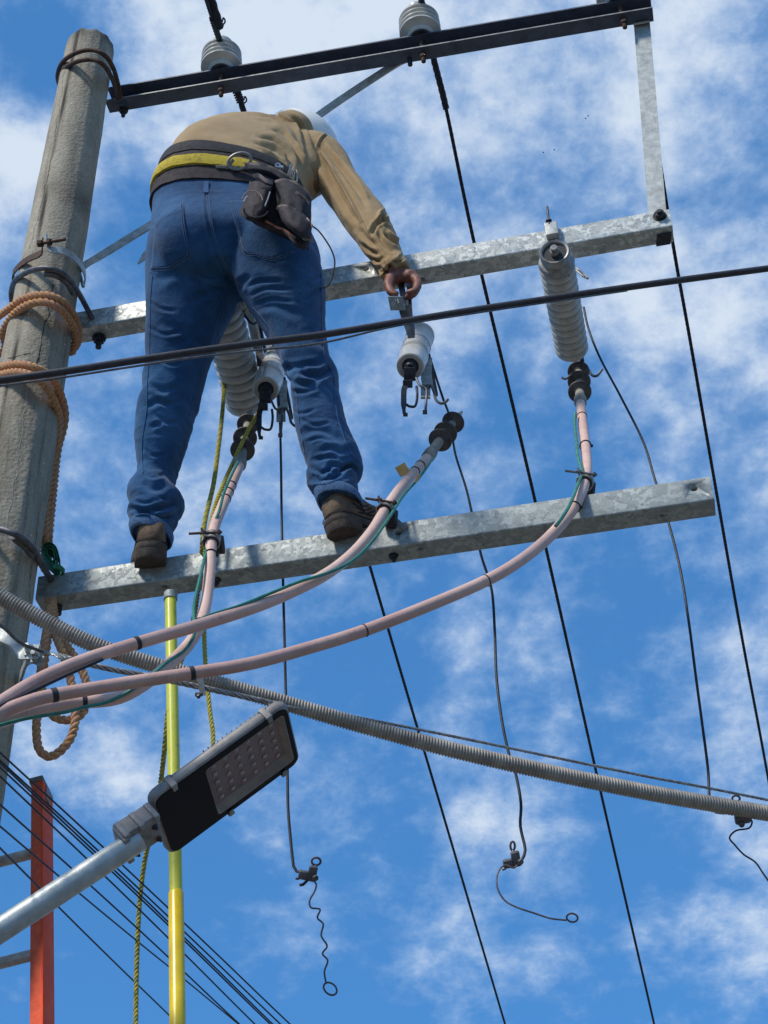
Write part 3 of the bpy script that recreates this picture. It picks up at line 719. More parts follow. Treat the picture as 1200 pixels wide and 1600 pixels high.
# green earth wires
def wire(label, pts, rad, mat, name='wire', cat='wire', group=None, n=8, kind=None, res=.02):
    b = MB(); b.tube(resample(catmull(pts, 10), res), rad, n); o = b.build(name, mat); tag(o, label, cat, group); return o
wire('green wire strapped along the left pink cable', pts_at([(372, 722, 3.24), (362, 742, 3.20), (350, 770, 3.16), (342, 800, 3.125), (328, 835, 3.12), (318, 880, 3.05), (304, 940, 3.0), (303, 968, 2.975), (306, 985, 2.92), (290, 1015, 2.89), (262, 1034, 2.87), (215, 1072, 2.845), (170, 1096, 2.84), (135, 1104, 2.815), (100, 1113, 2.79), (45, 1122, 2.765), (0, 1133, 2.73), (-50, 1150, 2.7)]), .0038, 'green', 'earth_wire', group='green earth wires')
wire('green wire strapped along the middle pink cable', pts_at([(676, 716, 3.33), (665, 733, 3.27), (650, 752, 3.24), (628, 777, 3.17), (606, 812, 3.10), (578, 850, 3.04), (548, 878, 3.01), (510, 896, 2.975), (470, 908, 2.955), (420, 928, 2.93), (370, 948, 2.905), (325, 962, 2.89), (300, 974, 2.875)]), .0038, 'green', 'earth_wire', group='green earth wires')
wire('green wire beside the top of the right pink cable', pts_at([(899, 645, 3.36), (898, 662, 3.34), (901, 690, 3.28), (903, 715, 3.21), (909, 738, 3.15), (903, 757, 3.10), (892, 785, 3.05), (880, 806, 3.03), (868, 822, 3.025)]), .0046, 'green', 'earth_wire', group='green earth wires')
wire('thin dark wire under the middle pink cable near the pole', pts_at([(160, 1030, 2.80), (110, 1052, 2.77), (50, 1080, 2.73), (0, 1103, 2.69), (-50, 1128, 2.66)]), .0042, 'wire', 'dark_wire', group=None)
# cable clamps on the arm
def clamp(label, px, py, P, ang):
    i = min(range(len(P)), key=lambda i: (proj(P[i])[0]-px)**2+(proj(P[i])[1]-py)**2)
    c = P[i]; t = (P[i+1]-P[i-1]).normalized(); u = (V((0, 1, 0))-t*t.y).normalized(); v = t.cross(u)
    if v.dot(CR) < 0: v = -v
    root = thing('cable_clamp', label, 'clamp', c, 'cable clamps on the lowest crossarm')
    b = MB(); q = [c+(u*math.cos(a)+v*math.sin(a))*RC*1.5 for a in [R(x) for x in range(-75, 200, 15)]]; q.insert(0, c-v*RC*1.5-u*RC*.6); q.append(c-v*RC*1.2-u*RC*1.7)
    b.ribbon(q, t*.0125, .003, 2); b.build('band', 'alu', root)
    b = MB(); b.lathe(c-t*.020, t, [(0, RC*1.02), (.001, RC*1.42), (.032, RC*1.42), (.033, RC*1.02)], 24); b.box(c+u*(RC+.014)+v*.006-t*.022, v*.018, t*.014, u*.020, .004); b.box(c+u*(RC+.020)+v*.014-t*.030, v*.012, t*.010, u*.022, .003); b.build('saddle_block', 'black', root)
    b = MB(); a0 = c-u*RC*1.7-v*.052+t*.001; a1 = c-u*RC*1.7+v*.028+t*(.002); b.tube([a0, a1], .0032, 8); b.hexnut(a0+(a1-a0)*.42, a1-a0, .0075, .007); b.hexnut(a1-(a1-a0)*.12, a1-a0, .0075, .006)
    b.tube([a0+(a1-a0)*.38-t*.013-u*.006, a0+(a1-a0)*.40, a0+(a1-a0)*.38+t*.013-u*.006], .0028, 6); b.build('wing_bolt', 'rust' if px < 850 else 'grey_rod', root)
clamp('cable clamp on the lowest crossarm right of the worker\'s left boot', 331, 843, PA, 0)
clamp('cable clamp beside the toe of the worker\'s right boot', 601, 798, PB, 0)
clamp('cable clamp near the right end of the lowest crossarm', 914, 752, PC, 0)
# tags on the middle cable
root = thing('cable_tag', 'small yellow tag boards wired to the middle pink cable', 'tag', at(640, 736, 3.24))
def quad(c, ax_, ay_, az_, mat, name, par): b = MB(); b.box(c, ax_, ay_, az_, .0008); return b.build(name, mat, par)
quad(at(629, 734, 3.25), (CR*.8+CU*.45)*.016, (CU*.8-CR*.5)*.0155, F*.0015, 'tag', 'tag_board', root)
quad(at(652, 748, 3.22), (CR*.45+CU*.8)*.013, (CU*.4-CR*.8)*.004, F*.004, 'tag', 'tag_board', root)
b = MB(); b.tube([at(634, 738, 3.22), at(640, 732, 3.21), at(648, 737, 3.2), at(653, 746, 3.2)], .0012, 6, smooth=5); b.build('tie', 'alu', root)

# ------------------------------------------------------------------ arresters (long ribbed bodies)
def ribbed(a, b_, r, nrib, mb_, r_in=.8, head=.0):
    d = (b_-a); Ln = d.length; d.normalize(); pr = [(0, r*.75), (.003, r_in*r)]
    s = Ln/nrib
    for k in range(nrib):
        z = k*s; pr += [(z+s*.04, r*r_in), (z+s*.13, r*(r_in*.35+.65)), (z+s*.28, r*.975), (z+s*.45, r), (z+s*.60, r*.985), (z+s*.76, r*.94), (z+s*.88, r*(r_in*.5+.5)), (z+s*.97, r*r_in)]
    pr += [(Ln, r*r_in), (Ln+.004, r*.6)]
    mb_.lathe(a, d, pr, 44)
a, b_ = at(867, 397, 3.02), at(894, 548, 3.46)
root = thing('surge_arrester', 'long ribbed grey arrester hanging free right of the worker, with a ring at its top', 'arrester', a, 'ribbed arresters under the middle crossarm')
d = (b_-a).normalized()
m_ = MB(); ribbed(a+d*.052, b_, .0490, 13, m_, .78); m_.build('ribbed_housing', 'porcelain_dark', root, sharp=60)
m_ = MB(); m_.lathe(a-d*.012, d, [(.012, .030), (.002, .034), (0, .0385), (.004, .0415), (.022, .0415), (.024, .039), (.036, .039), (.040, .046), (.050, .050), (.060, .046), (.066, .036)], 40)
m_.build('end_cap', 'alu', root)
m_ = MB(); m_.lathe(a-d*.004, d, [(-.001, .033), (.010, .0335)], 30); m_.build('black_interior', 'black', root)  # black disc filling the opening of the end ring
m_ = MB(); m_.tube([a, a-d*.03], .009, 12); m_.hexnut(a-d*.006, -d, .015, .012); m_.hexnut(a-d*.020, -d, .011, .006); m_.build('terminal_stud', 'alu', root)
m_ = MB()
for k in (-1, 1):
    q = a+d*.085-CR*.004+CR*.018*k-F*.045; m_.tube([q+CU*.02, q-CU*.004-F*.005, q-CU*.018+F*.002, q-CU*.01+CR*.01], .003, 6, smooth=5)
m_.build('wire_clips', 'grey_rod', root)
m_ = MB(); m_.tube(pts_at([(890, 415, 3.12), (902, 420, 3.10), (912, 428, 3.1), (919, 435, 3.1), (913, 433, 3.11), (900, 422, 3.13)]), .0026, 7, smooth=6); m_.build('lead_wire', 'alu', root)
m_ = MB(); q = b_+d*.004; m_.box(q+CR*(-.012)+F*.03, CR*.006, d*.045, F*.018, .003); m_.box(q+CR*.028+F*.03, CR*.005, d*.05, F*.016, .003); m_.box(q+F*.045, CR*.03, d*.02, F*.006, .002); m_.tube([b_, b_+d*.03], .013, 12)
m_.build('end_fitting', 'bolt', root)
m_ = MB(); m_.tube(pts_at([(918, 575, 3.52), (925, 586, 3.52), (933, 587, 3.52), (941, 577, 3.52)]), .0040, 8, smooth=6); m_.tube(pts_at([(893, 585, 3.5), (884, 592, 3.5), (878, 590, 3.5)]), .0036, 8, smooth=6); m_.build('hook', 'grey_rod', root)
# vertical stud above on the middle arm
root = thing('standoff_stud', 'small threaded stud and block standing on the middle crossarm', 'stud', S(862, 360, .03))
m_ = MB(); m_.box(S(862, 360, .012), UX*.018, ZU*.026, NN*.010, .002); m_.build('block', 'galv_plain', root)
m_ = MB(); q = S(858, 350, .02); m_.tube([q, S(855, 323, .02)], .0035, 8); m_.hexnut(S(857.5, 346, .02), ZU, .009, .006); m_.build('stud', 'bolt', root)

a, b_ = at(336, 452, 3.20), at(386, 634, 3.62)
d = (b_-a).normalized()
root = thing('surge_arrester', 'long ribbed grey arrester seen between the worker\'s thighs', 'arrester', a, 'ribbed arresters under the middle crossarm')
m_ = MB(); ribbed(a, b_, .0625, 14, m_, .84); m_.build('ribbed_housing', 'porcelain_dark', root, sharp=60)
m_ = MB(); m_.lathe(b_, d, [(0, .04), (.006, .030), (.012, .014), (.04, .013)], 24); m_.build('end_cap', 'bolt', root)
m_ = MB(); m_.box(at(392, 500, 3.40), CR*.012, CU*.09-CR*.02, F*.012, .003); m_.build('mounting_bar', 'galv_old', root)
m_ = MB(); m_.box(at(406, 508, 3.44), CR*.005, CU*.10-CR*.02, F*.010, .003); m_.box(at(380, 475, 3.38), CR*.012, CU*.02, F*.012, .004); m_.build('dark_bar', 'bolt', root)
m_ = MB(); m_.tube(pts_at([(372, 480, 3.30), (384, 495, 3.30), (395, 506, 3.32), (406, 500, 3.34)]), .004, 7, smooth=6); m_.tube(pts_at([(376, 488, 3.3), (388, 484, 3.3), (394, 490, 3.3)]), .003, 7, smooth=6); m_.build('lead_wire', 'black', root)

# ------------------------------------------------------------------ fuse cutouts (short bodies)
def cutout(label, dx, dy, dY, withstrap=True):
    def q(x, y, Y): return at(x+dx, y+dy, Y+dY)
    a, b_ = q(657, 524, 3.34), q(641, 573, 3.20)
    d = (b_-a).normalized(); Ln = (b_-a).length
    root = thing('fuse_cutout', label, 'fuse cutout', a, 'porcelain fuse cutouts')
    r = .0415; pr = [(0, r*.7), (.004, r*.86)]
    for z in (.008, .016, .024, .032): pr += [(z-.003, r*.98), (z-.0022, r*.85), (z+.0008, r*.85), (z+.0015, r*.98)]
    pr += [(.040, r*.93), (Ln*.62, r*.93)]
    for k in range(3): z = Ln*.62+.004+k*.010; pr += [(z+.001, r*.99), (z+.0018, r*.85), (z+.0048, r*.85), (z+.0055, r*.99)]
    pr += [(Ln-.016, r*.90), (Ln-.010, r*.93), (Ln-.002, r*.90), (Ln, r*.82), (Ln-.004, r*.55), (Ln-.012, r*.5)]
    m_ = MB(); m_.lathe(a, d, pr, 40); m_.build('porcelain_body', 'porcelain', root, sharp=50)
    m_ = MB(); e_ = a+d*(Ln-.006); m_.lathe(e_, d, [(0, r*.52), (.010, r*.40), (.020, r*.30)], 20)
    m_.box(e_+d*.02-CU*.016, CR*.016, CU*.018, F*.010, .002); m_.tube([e_+d*.02-CR*.008+CU*.01, e_+d*.03+CR*.002-CU*.008, e_+d*.03+CR*.010-CU*.024], .003, 7); m_.build('contact', 'bolt', root)
    m_ = MB(); m_.box(q(637, 600, 3.19), CR*.013, CU*.010, F*.014, .002); m_.ribbon([q(633, 604, 3.18), q(631, 612, 3.175), q(631, 640, 3.175), q(633, 649, 3.18)], lambda t: CR*(.0075-.003*(t > .6)), .005, 3)
    m_.tube([q(651, 604, 3.19), q(652, 618, 3.18), q(649, 634, 3.18), q(640, 635, 3.18), q(635, 632, 3.18)], .0036, 8, smooth=6)
    m_.box(q(633.5, 648, 3.18), CR*.006, CU*.005, F*.005, .001); m_.build('lower_jaw', 'bolt', root)
    m_ = MB(); m_.tube([q(650, 590, 3.2), q(656, 602, 3.2), q(666, 608, 3.2), q(666, 625, 3.2), q(665, 640, 3.2)], .0035, 8, smooth=5); m_.box(q(664, 644, 3.2), CR*.006, CU*.006, F*.005, .001)
    m_.tube([q(664, 610, 3.24), q(672, 602, 3.24), q(678, 612, 3.24), q(681, 624, 3.24), q(688, 630, 3.24), q(695, 629, 3.24), q(700, 624, 3.24)], .0040, 8, smooth=6); m_.build('hook', 'grey_rod', root)
    m_ = MB(); m_.ribbon([q(667, 560, 3.34), q(666, 585, 3.28), q(668, 602, 3.24)], CR*.015, .005, 4); m_.ribbon([q(665, 604, 3.25), q(665, 622, 3.23)], CR*.013, .006, 0); m_.build('base_plate', 'galv_old', root)
    m_ = MB(); m_.ribbon([q(670, 555, 3.36), q(676, 585, 3.33), q(682, 617, 3.30)], CR*.004, .010, 4); m_.build('side_bar', 'bolt', root)
    if withstrap:
        m_ = MB(); m_.ribbon([q(632, 478, 3.11), q(637, 500, 3.13), q(641, 515, 3.14), q(643, 528, 3.15)], lambda t: CR*(.0185-.009*t), .006, 4); m_.ribbon([q(640, 466, 3.14), q(641, 480, 3.13), q(642, 496, 3.14)], CR*.005, .012, 4); m_.ribbon([q(626, 436, 3.135), q(628, 452, 3.125), q(634, 480, 3.12)], CR*.0085, .005, 4); m_.build('hanger_strap', 'grey_rod', root)
        m_ = MB(); m_.box(q(620, 474, 3.09), CR*.021, CU*.019+CR*(-.004), F*.004, .002); m_.tube([q(617, 470, 3.08), q(621, 466, 3.08), q(623, 474, 3.08)], .0018, 6); m_.build('clamp_plate', 'galv_old', root)
    else:
        m_ = MB(); m_.ribbon([q(625, 455, 3.30), q(629, 500, 3.28), q(634, 535, 3.26)], CR*.011, .006, 4); m_.build('hanger_strap', 'bolt', root)
        m_ = MB(); m_.ribbon([q(645, 505, 3.42), q(658, 520, 3.40), q(668, 545, 3.38)], CR*.010, .006, 4); m_.build('far_plate', 'alu', root)
    m_ = MB(); m_.lathe(a+d*Ln*.36-F*.0, d, [(0, r*.94), (.001, r*.965), (.012, r*.965), (.013, r*.94)], 36); m_.build('steel_band', 'porcelain', root)
    return root
cutout('fuse cutout under the worker\'s right hand, its open end facing down', 0, 0, 0)
cutout('fuse cutout half hidden by the worker\'s right leg, beside the ribbed arrester', -226, 36, .18, False)

# ------------------------------------------------------------------ hanging wires with clamps
def hang(label, path, clampc, ring, pig, loop, tilt):
    root = thing('jumper_wire', label, 'jumper wire', at(*path[0]), 'loose jumper wires ending in clamps')
    m_ = MB(); m_.tube(resample(catmull(pts_at(path), 10), .015), .0034, 8); m_.build('wire', 'wire', root)
    c = at(*clampc); k = mpp(c)
    ux = (CR*math.cos(tilt)+CU*math.sin(tilt)); uy = (CU*math.cos(tilt)-CR*math.sin(tilt))
    m_ = MB(); m_.box(c, ux*7*k, uy*12*k, F*6*k, 3*k); m_.box(c-ux*13*k-uy*5*k, ux*8*k, uy*7*k, F*6*k, 3*k); m_.hexnut(c+ux*5*k-uy*4*k-F*6*k, ux*.6-F, 5*k, 5*k); m_.tube([c-ux*18*k-uy*12*k, c-ux*24*k-uy*13*k], 2*k, 7); m_.build('clamp_body', 'grey_rod', root, sharp=25)
    m_ = MB(); rc = at(*ring[:3]); m_.tube([rc+(CR*math.cos(a)*ring[3]+CU*math.sin(a)*ring[4])*k for a in [i*PI/10 for i in range(20)]], 1.8*k, 8, closed=True)
    m_.tube([rc-CU*ring[4]*k, c], 2.6*k, 8); m_.build('eye_screw', 'copper', root)
    m_ = MB(); pp = pts_at(pig); m_.tube(catmull(pp, 8), 1.45*k, 7); m_.build('pigtail', 'copper' if loop else 'wire', root)
    if loop:
        rc = at(*loop[:3]); m_ = MB(); a0 = loop[5]
        m_.tube([rc+((CR*math.cos(a0)+CU*math.sin(a0))*math.cos(a)*loop[3]+(CU*math.cos(a0)-CR*math.sin(a0))*math.sin(a)*loop[4])*k for a in [i*PI/12 for i in range(24)]], 1.5*k, 8, closed=True); m_.build('end_loop', 'copper', root)
hang('loose jumper wire with a wavy tail, the leftmost, its clamp right of the street lamp',
     [(434, 600, 3.44), (437, 650, 3.42), (439, 720, 3.40), (440, 800, 3.36), (443, 940, 3.33), (446, 1060, 3.32), (449, 1200, 3.3), (450, 1260, 3.3), (453, 1300, 3.3), (457, 1340, 3.3), (460, 1358, 3.3), (468, 1363, 3.3), (474, 1363, 3.29), (480, 1370, 3.29), (479, 1380, 3.3), (468, 1383, 3.3)],
     (488, 1365, 3.29), (494, 1346, 3.29, 7, 6), [(490, 1376, 3.29), (494, 1382, 3.29), (492, 1392, 3.29), (484, 1407, 3.29), (486, 1418, 3.29), (500, 1421, 3.29), (496, 1434, 3.29), (505, 1444, 3.29), (502, 1462, 3.29), (511, 1478, 3.29), (504, 1490, 3.29), (512, 1501, 3.29), (507, 1518, 3.29), (509, 1534, 3.29)],
     (516, 1545, 3.29, 11, 8, R(-40)), R(-12))
hang('loose jumper wire whose tail curls left and ends in a ring, the middle one',
     [(671, 556, 3.38), (680, 585, 3.37), (692, 622, 3.36), (702, 650, 3.52), (708, 690, 3.54), (713, 715, 3.50), (728, 762, 3.42), (737, 800, 3.36), (752, 868, 3.34), (768, 920, 3.33), (773, 985, 3.32), (776, 1060, 3.31), (785, 1130, 3.3), (797, 1185, 3.3), (806, 1210, 3.3), (814, 1255, 3.3), (813, 1290, 3.3), (820, 1322, 3.3), (820, 1334, 3.3), (815, 1344, 3.3)],
     (806, 1342, 3.29), (801, 1322, 3.29, 3.5, 7), [(808, 1352, 3.29), (802, 1356, 3.29), (790, 1352, 3.29), (781, 1358, 3.29), (776, 1374, 3.29), (779, 1392, 3.29), (790, 1408, 3.29), (808, 1418, 3.29), (835, 1427, 3.29), (860, 1435, 3.29), (885, 1438, 3.29)],
     (894, 1434, 3.29, 8.5, 6.5, R(-10)), R(10))
hang('loose jumper wire at the right edge with its clamp under the corrugated conduit',
     [(912, 480, 3.40), (920, 515, 3.40), (938, 560, 3.40), (970, 620, 3.40), (1005, 690, 3.38), (1022, 745, 3.35), (1045, 818, 3.34), (1063, 890, 3.33), (1076, 970, 3.32), (1087, 1055, 3.36), (1097, 1130, 3.40), (1106, 1200, 3.46), (1108, 1240, 3.46), (1110, 1262, 3.46), (1122, 1270, 3.45), (1145, 1270, 3.45)],
     (1160, 1280, 3.44), (1150, 1248, 3.47, 6, 5), [(1170, 1278, 3.44), (1175, 1284, 3.44), (1170, 1294, 3.44), (1150, 1298, 3.44), (1140, 1309, 3.44), (1148, 1320, 3.44), (1162, 1335, 3.44), (1180, 1347, 3.44), (1192, 1364, 3.44), (1206, 1384, 3.44), (1230, 1420, 3.44)],
     None, R(-80))

# ------------------------------------------------------------------ black cable in front
root = thing('overhead_cable', 'thick dark cable crossing the whole picture in front of the worker\'s thighs', 'cable', at(0, 595, 2.55))
m_ = MB(); FB = [(-80, 604, 2.52), (0, 594, 2.55), (100, 580.5, 2.57), (200, 565, 2.6), (300, 550, 2.62), (400, 536, 2.65), (500, 523.5, 2.68), (620, 504, 2.71), (740, 484.5, 2.74), (860, 466.5, 2.77), (980, 449, 2.8), (1090, 434, 2.83), (1200, 419.5, 2.86), (1290, 408, 2.9)]
FP = catmull(pts_at(FB), 8)
m_.tube(FP, .0085, 16); m_.build('cable', 'cable_dark', root)
m_ = MB(); m_.tube(catmull([at(x, y+(9 if x < 350 else 9+(x-350)*.045 if x < 480 else 14.5-(x-480)*.085 if x < 600 else 5), Y-.0) for x, y, Y in FB[:-3]], 8), .0026, 8); m_.build('lashing_wire', 'grey_rod', root)

# ------------------------------------------------------------------ corrugated conduit and its strand
def YC(x): return 2.88+x/1200*.55
CP = catmull([at(x, y, YC(x)) for x, y in [(-80, 885), (0, 932), (60, 965), (130, 1000), (200, 1026), (300, 1056), (430, 1094), (560, 1132), (700, 1170), (850, 1205), (1000, 1236), (1100, 1254), (1200, 1271), (1300, 1287)]], 12)
Q = resample(CP, .0012); rr_ = [.0172+.0019*math.sin(2*PI*i*.0012/.0070) for i in range(len(Q))]
m_ = MB(); m_.tube(Q, rr_, 18); o = m_.build('corrugated_conduit', 'conduit', sharp=80); tag(o, 'grey corrugated conduit sagging from the pole to the right edge', 'conduit')
SP = catmull([at(48, 1012, 2.99)]+[at(x, y, YC(x)-.012) for x, y in [(100, 1027), (135, 1037), (185, 1048), (230, 1056), (300, 1071), (370, 1086), (450, 1104), (520, 1114), (620, 1133), (720, 1153), (850, 1180), (1000, 1211), (1100, 1230), (1200, 1250), (1300, 1270)]], 10)
root = thing('messenger_strand', 'twisted steel strand running alongside the corrugated conduit', 'steel strand', SP[0])
m_ = MB(); m_.rope(SP, .0036, .045, n=6, strands=4, sr=.42, step=.006); m_.build('strand', 'strand', root)
i1 = min(range(len(SP)), key=lambda i: abs(proj(SP[i])[0]-445)); i0 = min(range(len(SP)), key=lambda i: abs(proj(SP[i])[0]-90))
m_ = MB(); m_.rope(SP[i0:i1], .0066, .085, n=6, strands=5, sr=.32, step=.006); m_.build('wrapped_grip', 'strand', root)
m_ = MB(); m_.tube(pts_at([(-40, 950, 2.85), (0, 976, 2.88), (30, 1003, 2.92), (60, 1016, 2.95), (90, 1024, 2.97)]), .0036, 8, smooth=8); m_.build('tail_strand', 'strand_dark', root)
root = thing('strand_clip', 'bright square clip hanging on the steel strand under the pink cable', 'clip', at(318, 1070, 2.95))
m_ = MB(); m_.box(at(315, 1073, YC(315)-.02), (CR*.7+F*.3)*.0085, (CU-CR*.16)*.019, F*.005, .0015); m_.build('plate', 'chrome', root)
m_ = MB(); q = at(311, 1085, YC(315)-.03); m_.box(q, CR*.008, CU*.004, F*.008, .001); m_.hexnut(q-CU*.002-F*.006, -F-CU*.5, .005, .006); m_.build('nut', 'grey_rod', root)

# ------------------------------------------------------------------ yellow ropes, hot stick
ropething('yellow rope hanging beside the ribbed arrester and down past the lamp to the bottom edge', [catmull(pts_at([(351, 585, 3.5), (348, 640, 3.5), (340, 710, 3.42), (333, 760, 3.34), (321, 810, 3.26), (316, 850, 3.24), (312, 900, 3.40), (304, 960, 3.42), (292, 1010, 3.42), (272, 1060, 3.42), (263, 1110, 3.45), (257, 1170, 3.5), (250, 1230, 3.6), (240, 1290, 3.7), (228, 1335, 3.8), (219, 1400, 3.85), (215, 1470, 3.88), (213, 1540, 3.9), (212, 1620, 3.9), (212, 1720, 3.9)]), 3)], .0068, .034, ('yrope', 'brope'), 'yellow ropes')
ropething('yellow rope slung over the dark sheds of the left cable, ending behind the lamp head', [catmull(pts_at([(407, 640, 3.40), (395, 660, 3.36), (383, 682, 3.33), (368, 715, 3.32), (352, 750, 3.28), (338, 785, 3.24), (328, 825, 3.22), (321, 860, 3.24), (319, 900, 3.40), (319, 985, 3.42), (322, 1050, 3.42), (328, 1110, 3.42), (333, 1150, 3.42), (330, 1180, 3.42), (320, 1200, 3.42), (312, 1240, 3.42)]), 3)], .0062, .036, ('yrope', 'yrope'), 'yellow ropes')
root = thing('hot_stick', 'lime and yellow fibreglass pole hanging from the lowest crossarm', 'hot stick', on_under(A1, B1, H1, 266, 930)-ZU*.01)
qa, qb, qc = at(266.5, 936, 3.24), at(275, 1395, 3.20), at(279.5, 1760, 3.14)
m_ = MB(); m_.tube([qa, qb], .0142, 20); m_.build('upper_section', 'hot_green', root)
m_ = MB(); m_.tube([qb+(qa-qb)*.002, qb+(qc-qb)*.005, qc], [.0150, .0165, .0165], 20); m_.build('lower_section', 'hot_yellow', root)
m_ = MB(); m_.tube([qa+ZU*.018, qa-ZU*.002], .0172, 16); m_.build('end_ferrule', 'galv_old', root)

# ------------------------------------------------------------------ bundle of thin wires lower left
BW = [((0, 1176), (455, 1606)), ((0, 1186), (440, 1606)), ((0, 1196), (424, 1606)), ((0, 1200), (412, 1606)), ((0, 1213), (392, 1604)), ((0, 1257), (352, 1612)), ((0, 1292), (402, 1640)), ((0, 1325), (272, 1592))]
BW = [((0, 1176), (455, 1602)), ((0, 1188), (440, 1602)), ((0, 1192), (428, 1602)), ((0, 1199), (424, 1602)), ((0, 1213), (400, 1602)), ((0, 1257), (376, 1602)), ((0, 1291), (300, 1540)), ((0, 1325), (266, 1588))]
for k, (p, q) in enumerate(BW):
    (x0, y0), (x1, y1) = p, q; dx, dy = x1-x0, y1-y0
    pts = [at(x0+dx*t, y0+dy*t+10*math.sin(PI*min(max(t, 0), 1))*(-.35 if k < 6 else .2), 2.78+1.55*t) for t in (-.25, 0, .25, .5, .75, 1, 1.4)]
    nm = ['uppermost of the thin black wires crossing the lower left corner', 'second thin black wire from the top in the lower left bundle', 'third thin black wire from the top in the lower left bundle', 'fourth thin black wire from the top in the lower left bundle',
          'fifth thin black wire from the top in the lower left bundle', 'thin black wire running just below the close bundle over the ladder', 'second lowest thin black wire crossing the ladder rail', 'lowest thin black wire, passing under the lamp pipe to the lime pole'][k]
    wire(nm, pts, .0021, 'wire', 'thin_wire', 'wire', 'thin black wires in the lower left corner', 6, res=.08)

# ------------------------------------------------------------------ ladder
root = thing('extension_ladder', 'orange-red fibreglass ladder standing up at the lower left edge', 'ladder', at(60, 1600, 3.7))
YL = 3.40
tp, bt = at(57, 1222, YL+.02), at(56, 1610, YL-.12)
ld = (bt-tp).normalized(); LT = (0.0-tp.z)/ld.z
hx = (CR-ld*CR.dot(ld)).normalized(); hz = ld.cross(hx); hz = hz if hz.dot(F) > 0 else -hz
hx, hz = hx*math.cos(R(11))-hz*math.sin(R(11)), hz*math.cos(R(11))+hx*math.sin(R(11))
def rail(c0, sgn):
    m_ = MB(); w_, dp = .0112, .050
    pr = [(-w_, 0), (w_, 0), (w_, .005), (w_, dp-.005), (w_, dp), (-w_, dp), (-w_, dp-.004), (w_-.004, dp-.004), (w_-.004, .004), (-w_, .004)]
    pr = [(x*sgn, y) for x, y in pr]
    return pr
k = mpp(tp)
for sgn, off in ((1, 0), (-1, -.40)):
    c0 = tp+hx*off
    # front flange
    m_ = MB(); m_.box(c0+ld*(LT/2), hx*.0125, ld*(LT/2), hz*.002, .001); m_.build('front_flange', 'red_flange', root)
    m_ = MB(); m_.box(c0+ld*(LT/2)+hx*(.0125+.0018)*sgn+hz*.036, hx*.002, ld*(LT/2), hz*.039, .001)
    m_.build('rail_web', 'red_fg', root)
    m_ = MB(); m_.box(c0+ld*(LT/2)+hz*.074, hx*.0125, ld*(LT/2), hz*.002, .001); m_.build('rear_flange', 'red_flange', root)
    m_ = MB(); m_.box(c0-ld*.006+hz*.036, hx*.017, ld*.008, hz*.042, .003); m_.box(c0+ld*.02+hx*.0175*sgn+hz*.03, hx*.0015, ld*.022, hz*.012, .001); m_.build('end_cap', 'lamp_bracket', root)
tA = (at(56, 1331, YL)-tp).dot(ld); st = (at(56, 1517, YL)-tp).dot(ld)-tA
kk = 0
while tA+st*kk < LT:
    c0 = tp+ld*(tA+st*kk)+hz*.022; m_ = MB()
    prr = [(.0135*math.cos(a)*(1.0 if abs(math.cos(a)) < .7 else .92), .0135*math.sin(a)) for a in [i*PI/6+.2 for i in range(12)]]
    c1 = c0+hx*(-.40); m_.rings([[c0-hx*.012+ld*x+hz*y for x, y in prr], [c1+hx*.012+ld*x+hz*y for x, y in prr]])
    m_.build('rung', 'rung', root, sharp=20); kk += 1

# ------------------------------------------------------------------ street lamp
Y0 = 2.95
c0 = at(243, 1249, Y0); kpx = mpp(c0)
def lam(dx, dy, dz): return c0+(CR*dx-CU*dy+F*dz)*kpx      # photo pixel offsets turned into metres
z0_ = (c0-O).dot(F); lo_, hi_ = 0.0, .4
for _ in range(40):
    md_ = (lo_+hi_)/2; v1 = O+ray(441, 1107)*(z0_+md_)-c0; v2 = O+ray(271, 1330)*(z0_+md_)-c0
    if v1.dot(v2) < 0: lo_ = md_
    else: hi_ = md_
lc_ = c0+v1*.5+v2*.5+CR*2*kpx; v1 = v1*1.055; v2 = v2*1.06; e1 = v1.normalized(); e2 = (v2-e1*v2.dot(e1)).normalized(); e3 = e1.cross(e2)
if e3.dot(F) < 0: e3 = -e3                                   # e3 points away from us: up through the housing
LL, LW = v1.length, v2.length
lc = lc_
root = thing('street_lamp', 'LED street lamp head on a galvanised pipe arm, lower left', 'street lamp', at(-60, 1500, 2.9))
def rrect(c, hx_, hy_, r, k=5):
    o_ = []
    for sx, sy, a0 in ((1, 1, 0), (-1, 1, 90), (-1, -1, 180), (1, -1, 270)):
        for i in range(k+1):
            a = R(a0+90*i/k); o_.append(c+e1*(sx*(hx_-r)+r*math.cos(a))+e2*(sy*(hy_-r)+r*math.sin(a)))
    return o_
m_ = MB(); rings_ = []
for z, g_ in ((.014, -.006), (.0, -.005), (.0, 0), (.004, .003), (.018, .004), (.024, .001), (.030, -.012), (.033, -.022)):
    rings_.append(rrect(lc+e3*z, LL/2+g_, LW/2+g_, .022))
m_.rings(rings_); m_.build('housing', 'lamp_body', root, sharp=50)
